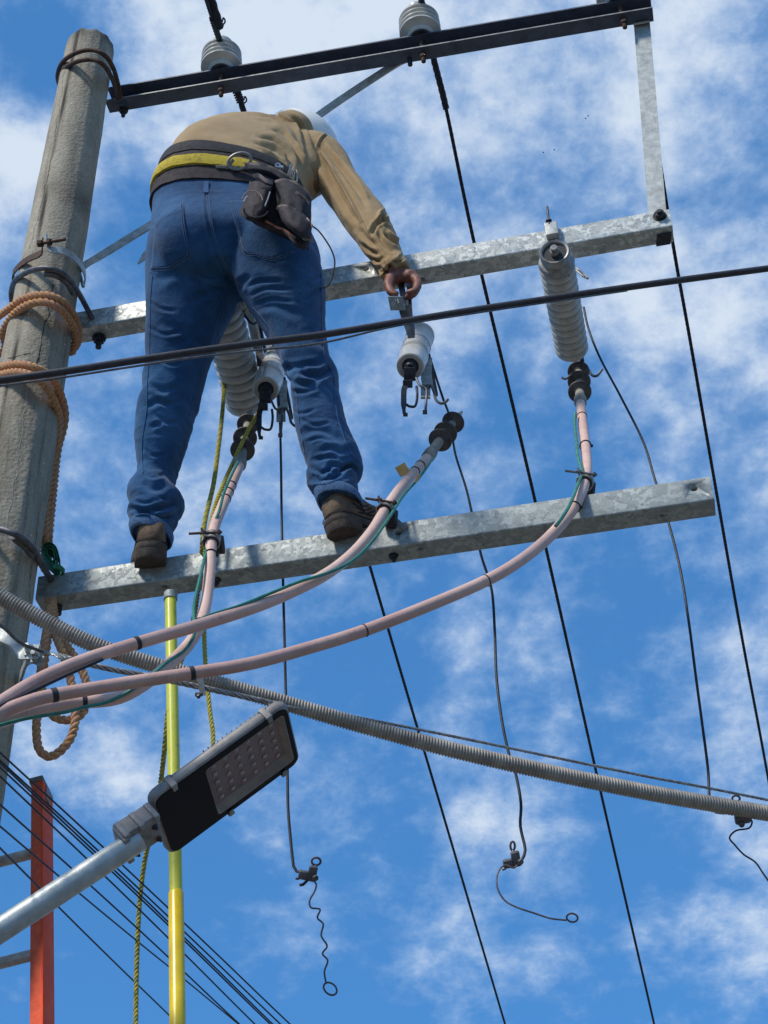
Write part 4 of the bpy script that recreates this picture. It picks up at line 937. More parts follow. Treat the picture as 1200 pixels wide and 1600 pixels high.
# glass plate with opening for the LED well
m_ = MB(); gz = -.0025
outer = rrect(lc+e3*gz, LL/2-.003, LW/2-.003, .021); outer2 = rrect(lc+e3*(gz+.002), LL/2-.002, LW/2-.002, .022)
wc = lc+e1*(LL*.163)+e2*(LW*.0); wx, wy = LL*.298, LW*.405
inner = rrect(wc+e3*gz, wx, wy, .010)
m_.add(outer+inner+outer2, [(i, (i+1) % 24, 24+(i+1) % 24, 24+i) for i in range(24)]+[(i, (i+1) % 24, 48+(i+1) % 24, 48+i) for i in range(24)])
m_.build('black_glass', 'lamp_glass', root)
m_ = MB(); inn = rrect(wc+e3*gz, wx, wy, .010); deep = rrect(wc+e3*.0095-e2*LW*.045-e1*.004, wx-.0095, wy-.0125, .004)
lip_ = rrect(wc+e3*(gz-.0008), wx-.0012, wy-.0012, .010)
m_.rings([inn, lip_, deep], cap=False); m_.build('reflector_trim', 'lamp_well', root, sharp=20)
bc = wc+e3*.009-e2*LW*.045-e1*.004
m_ = MB(); m_.add(rrect(bc, wx-.0092, wy-.0122, .004), [tuple(range(24))]); m_.build('led_board', 'led_board', root)
for i in range(6):
    for j in range(5):
        fx = -1+2*(i+.5)/6; fy = -1+2*(j+.5)/5
        p = bc+e1*(fx*(wx-.012)+.0022*(j-2)*0)+e2*(fy*(wy-.014))
        m_ = MB(); m_.box(p-e3*.0015, e1*.0050, e2*.0050, e3*.0012, .0011); m_.lathe(p-e3*.0022, -e3, [(0, .0040), (.0012, .0036), (.002, .0022), (.0022, .0002)], 10)
        m_.build('led', 'led', root)
# fins on top, seen over the near edge
for i in range(15):
    p = lc+e1*(LL*(-.06+.5*i/14)*1.0)+e3*.034-e2*LW*.08; m_ = MB(); m_.box(p, e1*.0012, e2*(LW*.35), e3*.006, 0); m_.build('cooling_fin', 'lamp_body', root)
m_ = MB(); m_.box(lc-e1*LL*.28+e3*.037, e1*LL*.15, e2*LW*.38, e3*.010, .008); m_.build('driver_cover', 'lamp_body', root)
for fx, sd_ in ((-.35, -1), (.36, -1), (-.05, 1), (.37, 1)):
    p = lc+e1*LL*fx+e2*(LW/2+.003)*sd_+e3*.010; m_ = MB(); m_.box(p, e1*.0075, e2*.0035, e3*.016, .0015); m_.box(p-e3*.0155-e2*.006*sd_, e1*.0055, e2*.008, e3*.0015, .0008); m_.tube([p+e3*.012-e1*.010, p+e3*.012+e1*.010], .003, 8); m_.build('latch', 'lamp_body', root)
# bracket
pc = at(-90, 1512, 2.93); pd = at(205, 1320, 2.975); pdv = (pd-pc).normalized()
m_ = MB(); m_.tube([pc-pdv*.4, pd+pdv*.02], .0245, 28); m_.build('pipe_arm', 'pipe', root)
bm0 = at(218, 1302, 2.985)
bx_ = pdv; by_ = (e2-bx_*e2.dot(bx_)).normalized(); bz_ = bx_.cross(by_); bz_ = bz_ if bz_.dot(F) > 0 else -bz_
m_ = MB(); m_.box(bm0+bz_*.002, bx_*.042, by_*.037, bz_*.021, .006); m_.build('clamp_bracket', 'lamp_bracket', root)
m_ = MB(); m_.box(bm0-by_*.036+bz_*.004, bx_*.044, by_*.006, bz_*.020, .003)
for s in (-.036, 0, .036): m_.box(bm0-by_*.039+bx_*s, bx_*.006, by_*.007, bz_*.022, .002)
m_.box(bm0+bx_*(-.040)-bz_*.002, bx_*.007, by_*.038, bz_*.023, .002); m_.build('clamp_ribs', 'lamp_body', root)
for s, t_ in ((-.026, -.020), (-.024, .026), (.026, -.018), (.03, .024)):
    q = bm0+bx_*s+by_*t_-bz_*.019; m_ = MB(); m_.hexnut(q, -bz_, .0065, .005); m_.tube([q, q-bz_*.010], .003, 8); m_.build('bracket_screw', 'rust' if t_ > 0 else 'bolt', root)
m_ = MB(); q = bm0+bx_*.012+by_*.004-bz_*.0195; m_.tube([q+(bx_*math.cos(a)+by_*math.sin(a))*.0075 for a in [i*PI/12 for i in range(24)]], .0008, 5, closed=True)
m_.box(q-bx_*.0025, bx_*.0006, by_*.0035, bz_*.0008); m_.box(q+bx_*.0022, bx_*.0007, by_*.0035, bz_*.0008); m_.box(q+bx_*.003-by_*.002, bx_*.0016, by_*.0006, bz_*.0008); m_.box(q+bx_*.003+by_*.0005, bx_*.0016, by_*.0006, bz_*.0008)
m_.build('cast_mark', 'alu', root)

# ------------------------------------------------------------------ birds, far up
for k, (px, py) in enumerate(((849, 238), (866, 234), (915, 185), (919, 181))):
    c = at(px, py, 70); m_ = MB(); s = .06
    m_.lathe(c-CR*s, CR, [(0, .005), (s*.5, .035), (s, .045), (s*1.6, .03), (s*2, .004)], 8)
    m_.add([c+CU*.01, c+CR*.03, c+CU*.07+F*.07, c-CU*.01, c-CU*.05-F*.07, c-CR*.03], [(0, 1, 2), (0, 2, 5), (3, 4, 1), (3, 5, 4)])
    o = m_.build('bird', 'bird'); tag(o, ['tiny bird far up, the lower left of the distant flock', 'tiny bird right of the lowest one in the distant flock', 'tiny bird, lower one of the close upper pair', 'tiny bird, topmost of the distant flock'][k], 'bird', 'birds high in the sky')

#@@PERSON
# ------------------------------------------------------------------ the worker
def sring(c, a, b, n=48, e=2.0):        # superellipse ring
    o_ = []
    for k in range(n):
        t = 2*PI*k/n; ct, st_ = math.cos(t), math.sin(t)
        o_.append(c+a*(math.copysign(abs(ct)**(2/e), ct))+b*(math.copysign(abs(st_)**(2/e), st_)))
    return o_
def cr1(P, n):                          # smooth interpolation of plain number tuples
    P = np.array(P, float); Q = np.vstack([2*P[0]-P[1], P, 2*P[-1]-P[-2]]); out = []
    for i in range(1, len(Q)-2):
        a, b, c, d = Q[i-1:i+3]
        for k in range(n):
            t = k/n; out.append(.5*((2*b)+(c-a)*t+(2*a-5*b+4*c-d)*t*t+(3*b-a-3*c+d)*t**3))
    out.append(P[-1]); return out
HB = NN.copy()
def leg_rings(secs, shrink=1.0, n=4, e=2.25):
    rr = []
    for y, xl, xr, off, b in cr1(secs, n):
        c = S((xl+xr)/2, y, off); hw = (xr-xl)/2*mpp(c)*shrink
        rr.append(sring(c, CR*hw, HB*b*shrink, 40, e))
    return rr
LEFT = [(385, 236, 372, 0.200, 0.115), (415, 231, 376, 0.192, 0.12), (441, 230, 373, 0.178, 0.118), (470, 230.5, 362, 0.162, 0.11), (500, 231, 347, 0.146, 0.1), (530, 230, 337, 0.130, 0.095), (555, 229.5, 326, 0.117, 0.088),
        (575, 231, 319, 0.107, 0.083), (600, 225.5, 313, 0.094, 0.08), (625, 225.5, 307, 0.082, 0.08), (640, 217.5, 302.5, 0.074, 0.078), (680, 215, 292, 0.055, 0.074), (720, 217, 279, 0.038, 0.068), (748, 217, 269.5, 0.030, 0.062), (764, 205, 275, 0.030, 0.068),
        (778, 199.5, 286.5, 0.030, 0.073), (791, 205, 283, 0.030, 0.07), (798, 206, 276, 0.030, 0.066), (806, 201, 275.5, 0.030, 0.068), (818, 205, 268, 0.030, 0.062), (838, 209, 264, 0.030, 0.055)]
RIGHT = [(385, 366, 491, 0.200, 0.115), (415, 368, 502, 0.192, 0.12), (445, 368, 506, 0.175, 0.115), (465, 378, 506, 0.165, 0.11), (487, 392, 506, 0.153, 0.103), (513, 409, 507, 0.139, 0.097), (540, 427, 510, 0.125, 0.09), (562, 439, 517, 0.113, 0.086),
         (577, 442, 526, 0.106, 0.088), (590, 451, 527, 0.099, 0.083), (600, 455, 528, 0.094, 0.08), (620, 457, 531, 0.084, 0.078), (660, 463, 542, 0.065, 0.074), (700, 471.5, 559, 0.046, 0.07), (720, 478, 565, 0.038, 0.068), (736, 483.5, 563, 0.031, 0.066),
         (745, 483, 556, 0.030, 0.062), (760, 484, 558, 0.030, 0.062), (775, 495, 560, 0.030, 0.06), (786, 498, 564, 0.030, 0.058)]
def ring_at(cx, cy, Y, hw_px, b, lean, e=2.3, roll=0, n=48):
    c = at(cx, cy, Y); a = (CR*math.cos(R(roll))-CU*math.sin(R(roll)))*hw_px*mpp(c); s = V((0, -math.cos(R(lean)), math.sin(R(lean))))
    return c, a, s*b, e
TORSO = [(360, 352, 3.05, 122, .120, 0, 2.4, 4), (360, 335, 3.05, 120.5, .120, 0, 2.4, 5), (362, 308, 3.045, 113, .122, 6, 2.4, 8), (367, 284, 3.05, 107, .122, 14, 2.4, 12), (378, 264, 3.08, 106, .120, 26, 2.3, 14), (398, 252, 3.12, 106, .116, 38, 2.3, 15), (419, 243, 3.17, 101, .118, 46, 2.2, 16), (437, 234, 3.22, 86, .108, 52, 2.2, 16), (449, 231, 3.25, 58, .090, 55, 2.0, 16)]
def torso_rings(secs, k=4, shrink=1.0, n=48):
    rr = []
    for s in cr1(secs, k):
        c, a, b, e = ring_at(*s); rr.append(sring(c, a*shrink, b*shrink, n, e))
    return rr
SLEEVE = [(470, 236, 3.23, 34), (497, 243, 3.215, 36), (516, 263, 3.195, 33.5), (531, 288, 3.175, 31.5), (546, 309, 3.16, 33), (560, 328, 3.15, 34.5), (573, 343, 3.14, 34.5), (583, 360, 3.13, 31.5), (592, 378, 3.125, 30), (600, 393, 3.12, 26.5), (607, 406, 3.115, 23.5), (614, 418, 3.11, 23.5), (619, 428, 3.105, 24)]
LSLEEVE = [(370, 240, 3.22, 34), (352, 250, 3.34, 33), (352, 285, 3.42, 31), (372, 325, 3.40, 30), (400, 360, 3.36, 27), (430, 388, 3.32, 22), (446, 400, 3.30, 21)]
def remesh(mb_, name, mat, vox, parent, smooth_it=3, fac=.5, loc=None):
    o = mb_.build(name, mat, parent, loc=loc)
    md = o.modifiers.new('r', 'REMESH'); md.mode = 'VOXEL'; md.voxel_size = vox; md.use_smooth_shade = True
    ms = o.modifiers.new('s', 'SMOOTH'); ms.iterations = smooth_it; ms.factor = fac
    bpy.context.view_layer.update(); evalmesh(o)
    me = o.data; me.polygons.foreach_set('use_smooth', [True]*len(me.polygons))
    if not me.materials: me.materials.append(MT[mat])
    return o
def world_arrays(o):
    me = o.data; n_ = len(me.vertices); co = np.empty(n_*3); me.vertices.foreach_get('co', co); co = co.reshape(-1, 3)+np.array(o['_base'])
    no = np.empty(n_*3); me.vertices.foreach_get('normal', no) if hasattr(me.vertices[0], 'normal') else None
    return co, no.reshape(-1, 3)
def project(co):
    q = co-np.array(O); z = q@np.array(F); return 600+FPX*(q@np.array(CR))/z, 800-FPX*(q@np.array(CU))/z
def strokes(o, lst, lowf=None):
    """press folds into the cloth: each fold is a line with a width and a depth (photo pixels, metres)"""
    co, no = world_arrays(o); X, Y_ = project(co)
    face = -(no@np.array(F)); d = np.zeros(len(co))
    gate = np.clip(face*2.5+.25, 0, 1)
    for pts, wd, dep in lst:
        P = np.array(pts, float)
        if len(P) > 2: P = np.array([p for p in cr1(P, 6)])
        best = np.full(len(co), 1e9); tt = np.zeros(len(co))
        sel = np.where((X > P[:, 0].min()-wd*5) & (X < P[:, 0].max()+wd*5) & (Y_ > P[:, 1].min()-wd*5) & (Y_ < P[:, 1].max()+wd*5))[0]
        x, y = X[sel], Y_[sel]; bs = np.full(len(sel), 1e9); ts_ = np.zeros(len(sel)); sg = np.zeros(len(sel)); m_ = len(P)-1
        for i in range(m_):
            a, b = P[i], P[i+1]; ab = b-a; l2 = (ab**2).sum()+1e-9
            t = np.clip(((x-a[0])*ab[0]+(y-a[1])*ab[1])/l2, 0, 1); dx = x-a[0]-ab[0]*t; dy = y-a[1]-ab[1]*t; q = dx*dx+dy*dy
            u = q < bs; bs[u] = q[u]; ts_[u] = (i+t[u])/m_; sg[u] = np.sign(ab[0]*dy-ab[1]*dx)[u]
        r = np.sqrt(bs)/wd; env = np.clip(np.minimum(ts_, 1-ts_)*5+.15, 0, 1)
        prof = -np.exp(-r*r)+.55*np.exp(-((r-1.9)/.9)**2)*(sg > 0)+.35*np.exp(-((r-1.9)/.9)**2)*(sg <= 0)
        d[sel] += prof*dep*env
    d *= gate
    if lowf: d += np.array([lowf(V(p)) for p in co])
    co2 = co+no*d[:, None]-np.array(o['_base'])
    o.data.vertices.foreach_set('co', co2.ravel()); o.data.update()

# --- body: one continuous figure (head, neck, trunk, arms, hands, legs)
b = MB()
b.rings(leg_rings(LEFT, .66, 3)); b.rings(leg_rings(RIGHT, .66, 3)); b.rings(torso_rings(TORSO, 3, .86))
def armtube(mb_, sl, k=1.0, n=28, nn=4):
    P = [at(x, y, Y) for x, y, Y, r in sl]; rr = [r*mpp(p)*k for p, (_, _, _, r) in zip(P, sl)]
    Q = catmull(P, nn); R_ = [v[0] for v in cr1([(r,) for r in rr], nn)]; mb_.tube(Q, R_, n)
armtube(b, SLEEVE, .68); armtube(b, LSLEEVE, .74)
HD = (CR*.55+CU*.72+F*.42).normalized(); HC = at(464, 235, 3.29)-HD*.012     # centre of the head, direction of its crown
HF = V((.40, .60, -.9)); HF = (HF-HD*HF.dot(HD)).normalized(); HX = HD.cross(HF)
neck0 = at(446, 238, 3.22)
b.tube([neck0, HC-HD*.03], [.062, .058], 20)
def ell(mb_, c, ax_, ay_, az_, n=20):
    rr = []
    for i in range(1, n):
        t = PI*i/n; rr.append([c+az_*math.cos(t)+(ax_*math.cos(q)+ay_*math.sin(q))*math.sin(t) for q in [2*PI*k/28 for k in range(28)]])
    mb_.rings(rr)
ell(b, HC, HX*.075, HF*.095, HD*.115); ell(b, HC-HD*.06+HF*.035, HX*.055, HF*.055, HD*.055)
b.tube([HC+HF*.088+HD*.01, HC+HF*.116-HD*.028, HC+HF*.10-HD*.038], [.008, .014, .009], 10)     # nose
for s in (-1, 1):
    ell(b, HC+HX*.078*s-HD*.012-HF*.005, HX*.008, HF*.016, HD*.028, 10)                         # ears
    ell(b, HC+HX*.032*s+HF*.088+HD*.006, HX*.014, HF*.008, HD*.008, 8)                          # eyes
b.tube([HC+HX*x+HF*(.094-abs(x)*.25)-HD*.062 for x in (-.024, -.012, 0, .012, .024)], .0065, 8)  # mouth
# right hand closing round the top of the cutout's hanger
fng = [[(647, 434, 3.095), (652.5, 444, 3.08), (648, 455, 3.07), (635, 457, 3.075)], [(645, 436, 3.118), (651, 448, 3.105), (646, 460, 3.095), (634, 462, 3.10)],
       [(641, 437, 3.14), (647, 450, 3.13), (642, 463, 3.12), (632, 465, 3.12)], [(636, 437, 3.16), (641, 450, 3.152), (637, 461, 3.145), (629, 463, 3.145)]]
pw = at(618, 428, 3.112)
for k, f_ in enumerate(fng):
    q = [at(*p) for p in f_]; b.tube(catmull([pw]+q, 5), [.021]*5+[.0135-.0006*k]*3+[.0118-.0006*k]*3+[.0122-.0006*k]*2+[.0108-.0006*k]*6+[.0085]*2, 12)
b.tube(catmull([pw, at(610, 438, 3.10), at(608, 449, 3.09), at(613, 458, 3.083), at(622, 461, 3.083)], 5), [.021]*5+[.0165]*5+[.0130]*5+[.0112]*5+[.009], 12)
b.tube(pts_at([(612, 418, 3.11), (618, 430, 3.112), (630, 437, 3.118)]), [.026, .027, .026], 18)
# left hand resting on the middle crossarm
lw = at(446, 400, 3.30); b.tube([lw, at(462, 412, 3.285), at(474, 420, 3.28)], [.024, .03, .028], 14)
for k in range(4): b.tube(catmull([at(472, 414+k*5, 3.27+.012*k), at(484, 420+k*5, 3.268+.012*k), at(492, 428+k*5, 3.27+.012*k)], 3), [.0098, .0095, .009, .009, .0085, .008, .0078], 8)
b.tube(catmull([at(458, 408, 3.28), at(468, 408, 3.25), at(480, 412, 3.245)], 3), .010, 8)
# feet inside the boots
person = remesh(b, 'person', 'skin', .0052, None, 2, loc=S(380, 880, .0))
tag(person, 'worker in jeans and tan shirt, standing on the lowest crossarm and bending over', 'person')

# --- jeans
b = MB(); b.rings(leg_rings(LEFT, 1.0, 5)); b.rings(leg_rings(RIGHT, 1.0, 5))
PEL = [(368, 436, 3.06, 118, .085, 0, 2.2, 0), (368, 418, 3.055, 132, .118, 0, 2.3, 0), (366, 398, 3.045, 134, .132, 0, 2.35, 0), (363, 375, 3.045, 128, .131, 0, 2.4, 2), (361, 352, 3.05, 123.5, .125, 0, 2.4, 4), (360.5, 341, 3.05, 122.5, .124, 0, 2.4, 5), (360, 334, 3.05, 122, .123, 0, 2.4, 5), (361, 322, 3.048, 119, .124, 3, 2.4, 7)]
b.rings(torso_rings(PEL, 4))
# buttocks
for cxp, cyp in ((302, 380), (430, 378)):
    c = at(cxp, cyp, 3.01); ell(b, c, CR*.105, NN*.105, V((0, 0, 1))*.125)
jeans = remesh(b, 'jeans', 'denim', .0036, person, 18)
def lowf_j(p):
    x, y = proj(p); f_ = .0035
    a = min(1, max(0, (y-560)/60)); lo = min(1, max(0, (y-720)/50))
    q = noise.noise(V((p.x*9, p.y*9, p.z*19+p.x*8)))*.0026*a+noise.noise(V((p.x*7, p.y*7, p.z*7)))*.004
    rd = 1-abs(noise.noise(V((p.x*12+3, p.y*12, p.z*42))))*2
    q += rd*.0020*lo+max(0, rd-.3)*.0012*a*(1-lo)+max(0, 1-abs(noise.noise(V((p.x*10+9, p.y*9, p.z*15))))*5)*.0014*(a*.7+.3)
    q += noise.noise(p*45)*.0007
    return q
JS = [([(468, 578), (480, 585), (500, 587), (523, 573)], 5.5, .011), ([(440, 575), (470, 572), (500, 567)], 5, .005), ([(458, 597), (480, 602), (502, 593)], 4.5, .006), ([(455, 612), (478, 612), (498, 604)], 4, .004),
      ([(442, 563), (447, 580), (458, 592)], 4, -.005), ([(466, 680), (500, 672), (540, 690)], 6, .003),
      ([(480, 728), (505, 738), (520, 726), (535, 730), (560, 722)], 4, .007), ([(484, 748), (510, 752), (528, 741), (545, 729), (560, 738)], 4, .009), ([(488, 742), (500, 745), (514, 742)], 3.5, .006), ([(486, 762), (510, 766), (535, 760), (558, 766)], 4.5, .007), ([(540, 772), (545, 758), (556, 752)], 3.5, .006), ([(490, 770), (497, 778)], 4, .006),
      ([(498, 708), (516, 700), (532, 706), (550, 700)], 5, .004), ([(492, 720), (512, 714), (530, 716)], 4, .004),
      ([(228, 635), (250, 628), (275, 640)], 5, .004), ([(240, 622), (262, 630), (285, 625)], 4, .003), ([(243, 648), (262, 660), (280, 658)], 4, .0035), ([(232, 600), (255, 610), (280, 600)], 5, .003), ([(236, 668), (255, 660)], 4, .0025),
      ([(203, 794), (225, 799), (250, 795), (280, 783)], 4.5, .009), ([(232, 803), (248, 810), (274, 806)], 4, .009), ([(206, 806), (225, 800), (240, 806)], 3.5, .006), ([(210, 822), (235, 814), (262, 820)], 4, .005), ([(222, 752), (240, 764), (262, 756)], 7, .005), ([(225, 808), (238, 822)], 3.5, .005),
      ([(250, 500), (290, 520), (330, 505)], 8, .003), ([(240, 440), (280, 425), (320, 445)], 8, .003), ([(300, 470), (330, 455), (360, 450)], 7, .0035), ([(270, 540), (300, 530), (325, 545)], 6, .003),
      ([(380, 450), (410, 440), (450, 455)], 8, .003), ([(400, 480), (430, 478), (470, 495)], 7, .003), ([(470, 470), (490, 455), (505, 440)], 6, .0035), ([(480, 500), (495, 488), (506, 480)], 6, .003),
      ([(322, 292), (324, 330), (332, 370), (345, 405), (362, 440)], 3, .0028), ([(368, 452), (364, 440), (352, 425)], 6, .006), ([(372, 452), (378, 442), (392, 430)], 6, .005)]
strokes(jeans, [(a_, w_*.9, d_*1.25) for a_, w_, d_ in JS], lowf_j)
fine_folds = [([(235, 350), (250, 356), (268, 352)], 2.6, .003), ([(300, 420), (320, 432), (345, 436)], 3, .004), ([(296, 432), (320, 446), (352, 450)], 3, .004), ([(290, 446), (318, 462), (348, 468)], 3, .003),
      ([(385, 448), (405, 440), (440, 438)], 3, .004), ([(390, 462), (415, 452), (455, 452)], 3, .004), ([(398, 476), (425, 468), (462, 472)], 3, .003), ([(505, 430), (490, 436), (470, 452)], 3, .0035), ([(506, 450), (490, 458), (474, 472)], 3, .0035),
      ([(232, 470), (250, 482), (275, 486)], 3, .003), ([(231, 510), (255, 522), (285, 518)], 3, .003), ([(245, 560), (268, 570), (292, 566)], 2.6, .003),
      ([(450, 640), (470, 646), (492, 640)], 2.6, .0028), ([(470, 655), (492, 664), (515, 660)], 2.6, .0025), ([(505, 600), (518, 612), (526, 630)], 2.6, .003), ([(480, 690), (500, 684), (520, 690)], 2.6, .003), ([(500, 742), (512, 735), (524, 738), (538, 732)], 2.4, .004), ([(226, 700), (240, 712), (262, 708)], 2.6, .003), ([(222, 735), (236, 745), (258, 742)], 2.6, .0035), ([(208, 780), (222, 786), (240, 784)], 2.4, .004), ([(250, 776), (264, 782), (278, 776)], 2.4, .004)]
strokes(jeans, fine_folds)
# faded areas: seat, thighs, knees, hem and outer seams
co, no = world_arrays(jeans); X, Y_ = project(co)
wear = np.zeros(len(co))
def wb(cx_, cy_, sx, sy, a): return a*np.exp(-((X-cx_)/sx)**2-((Y_-cy_)/sy)**2)
wear += wb(262, 370, 34, 50, .25)+wb(300, 320, 60, 16, .22)+wb(280, 450, 40, 60, .12)+wb(455, 440, 50, 60, .06)+wb(500, 625, 30, 60, .30)+wb(520, 700, 25, 40, .16)+wb(265, 650, 24, 50, .14)+wb(245, 790, 20, 30, .05)
nz = np.array([noise.noise(V((p[0]*11, p[1]*11, p[2]*6)))*.5+.5 for p in co])
wear = np.clip(wear*(.5+nz), 0, 1)
wa = jeans.data.attributes.new('wear', 'FLOAT', 'POINT'); wa.data.foreach_set('value', wear)
jeans.data.update()
def bvh_of(o):
    me = o.data; base = V(o['_base']); return BVHTree.FromPolygons([tuple(v.co+base) for v in me.vertices], [tuple(p.vertices) for p in me.polygons])
JB = bvh_of(jeans)
def hit(px, py, bv, off=.0015):
    d = ray(px, py).normalized(); h, n_, i, di = bv.ray_cast(O, d)
    if h is None: return None
    if n_.dot(d) > 0: n_ = -n_
    return h+n_*off
def surf_line(pts, bv, off=.0012, step=3.0):
    Q = [V((x, y, 0)) for x, y in pts]; Q = resample(catmull(Q, 8), step) if len(Q) > 2 else resample(Q, step)
    o_ = [hit(q.x, q.y, bv, off) for q in Q]; return [p for p in o_ if p is not None]
def stitch(pts, bv, par, rad=.00075, off=.0010, dash=True, mat='thread', name='stitching'):
    L_ = surf_line(pts, bv, off, 1.2); m_ = MB()
    if dash:
        T = resample(L_, .0022)
        for i in range(0, len(T)-1, 2):
            m_.tube([T[i], T[i+1]], rad, 5)
    else: m_.tube(resample(L_, .004), rad, 6)
    o = m_.build(name, mat, par); o['kind'] = 'stuff' if dash else ''
    if not dash: del o['kind']
    return o
def pocket(poly, par, bv, off=.0022):
    TL, TR, BR, BL = [V((*p, 0)) for p in poly[:4]]; tip = V((*poly[4], 0)); n_ = 14; rr = []
    for i in range(n_+1):
        v_ = i/n_; row = []
        for j in range(n_+1):
            u = j/n_; top = TL.lerp(TR, u); bot = BL.lerp(BR, u)
            tu = poly[5]; w_ = u/tu if u < tu else (1-u)/(1-tu); bl = BL.lerp(BR, u); bot = (BL.lerp(tip, u/tu) if u < tu else tip.lerp(BR, (u-tu)/(1-tu)))
            p = top.lerp(bot, v_); h = hit(p.x, p.y, bv, off)
            row.append(h if h is not None else row[-1] if row else at(p.x, p.y, 2.85))
        rr.append(row)
    m_ = MB(); vv = [p for row in rr for p in row]; N1 = n_+1
    fs = [(i*N1+j, i*N1+j+1, (i+1)*N1+j+1, (i+1)*N1+j) for i in range(n_) for j in range(n_)]
    m_.add(vv, fs)
    o = m_.build('back_pocket', 'denim', par, sharp=180)
    md = o.modifiers.new('t', 'SOLIDIFY'); md.thickness = .004; md.offset = -1; bpy.context.view_layer.update()
    evalmesh(o); 
    for p in o.data.polygons: p.use_smooth = True
    wa = o.data.attributes.new('wear', 'FLOAT', 'POINT'); wa.data.foreach_set('value', [.12]*len(o.data.vertices))
    return o
PKL = [(243, 341), (285, 316), (297, 398), (236, 421), (262, 421), .5]
PKR = [(357, 313), (412, 311), (470, 383), (381, 395), (427, 408), .5]
pocket(PKL, jeans, JB); pocket(PKR, jeans, JB)
for L_ in ([(286, 316), (287, 345), (292, 375), (297, 399), (280, 411), (261, 422), (234, 423)], [(283, 318), (284, 346), (289, 376), (293.5, 397), (279, 408), (260, 418.5), (236, 419.5)], [(245, 342), (262, 327), (285, 316)], [(236, 401), (260, 391), (292, 381)], [(236, 404), (261, 394), (293, 384)], [(245, 352), (262, 338), (284, 330)],
           [(357, 313), (367, 345), (381, 394), (402, 401), (427, 408.5), (462, 394)], [(360.5, 316), (370.5, 345), (384, 391.5), (403, 398), (427, 405), (458, 392)], [(356, 313), (380, 312)], [(357, 317), (378, 316)],
           [(243, 325), (257, 311), (275, 303), (300, 299), (323, 299.5), (350, 300), (375, 296), (392, 295)], [(322.5, 288), (323.5, 305), (326, 330), (332, 365), (343, 400), (360, 436)], [(318.5, 290), (319.5, 305)], [(326.5, 290), (327, 305), (329, 330), (335.5, 365), (347, 400), (363, 434)]):
    stitch(L_, JB, jeans, off=.0042 if L_[0][1] > 308 and L_[0][0] > 240 and L_[0][0] not in (322.5,) else .0015)
for L_ in ([(238, 430), (235, 470), (234, 520), (233, 560), (230, 600), (229, 640), (222, 690), (223, 740)], [(501, 425), (502, 470), (503, 520), (508, 560), (521, 590), (525, 640), (536, 680), (552, 715)],
           [(350, 470), (338, 505), (326, 545), (316, 575), (305, 615), (296, 650)], [(396, 480), (418, 508), (436, 540), (448, 575), (462, 610), (468, 660), (477, 710)]):
    L2 = surf_line(L_, JB, .0004, 3.0)
    if len(L2) > 3: m_ = MB(); m_.tube(resample(L2, .006), .0021, 6, flat=.6); o_s = m_.build('side_seam', 'denim', jeans, sharp=180); a_s = o_s.data.attributes.new('wear', 'FLOAT', 'POINT'); a_s.data.foreach_set('value', [.45]*len(o_s.data.vertices))
for lx in (322.5, 272, 300.5):
    p_ = [hit(lx+(322-lx)*.06, y_, JB, .004) for y_ in (285, 291, 297, 303)]; p_ = [q for q in p_ if q is not None]
    if len(p_) > 2 and lx == 322.5: m_ = MB(); m_.ribbon(p_, CR*.0065, .003, 3); o_s = m_.build('belt_loop', 'denim', jeans); a_s = o_s.data.attributes.new('wear', 'FLOAT', 'POINT'); a_s.data.foreach_set('value', [.5]*len(o_s.data.vertices))
def hem(secs, par):
    rr = []
    for y, xl, xr, off, b_ in secs:
        c = S((xl+xr)/2, y, off); hw = (xr-xl)/2*mpp(c); rr.append(sring(c, CR*hw, HB*b_, 80, 2.25))
    m_ = MB()
    for k in range(80):
        q = .0016*math.sin(k*2.4)+.001*math.sin(k*5.1)
        for r_q in rr: r_q[k] = r_q[k]+V((0, 0, q*.5))
    inner = [[p.lerp(sum(r_q, V((0, 0, 0)))/80, .08) for p in r_q] for r_q in rr]
    m_.rings(rr+inner[::-1], cap=False, closed=True); return m_.build('hem', 'hem', par, sharp=60)
hem([(828, 204, 268.5, .03, .0640), (831, 204, 269, .03, .0655), (838, 206, 267, .03, .0635), (841, 207.5, 265.5, .03, .0600)], jeans)
hem([(776, 492, 564, .03, .0660), (779, 492.5, 566, .03, .0675), (786, 495, 567.5, .03, .0655), (789, 496.5, 567, .03, .0625)], jeans)

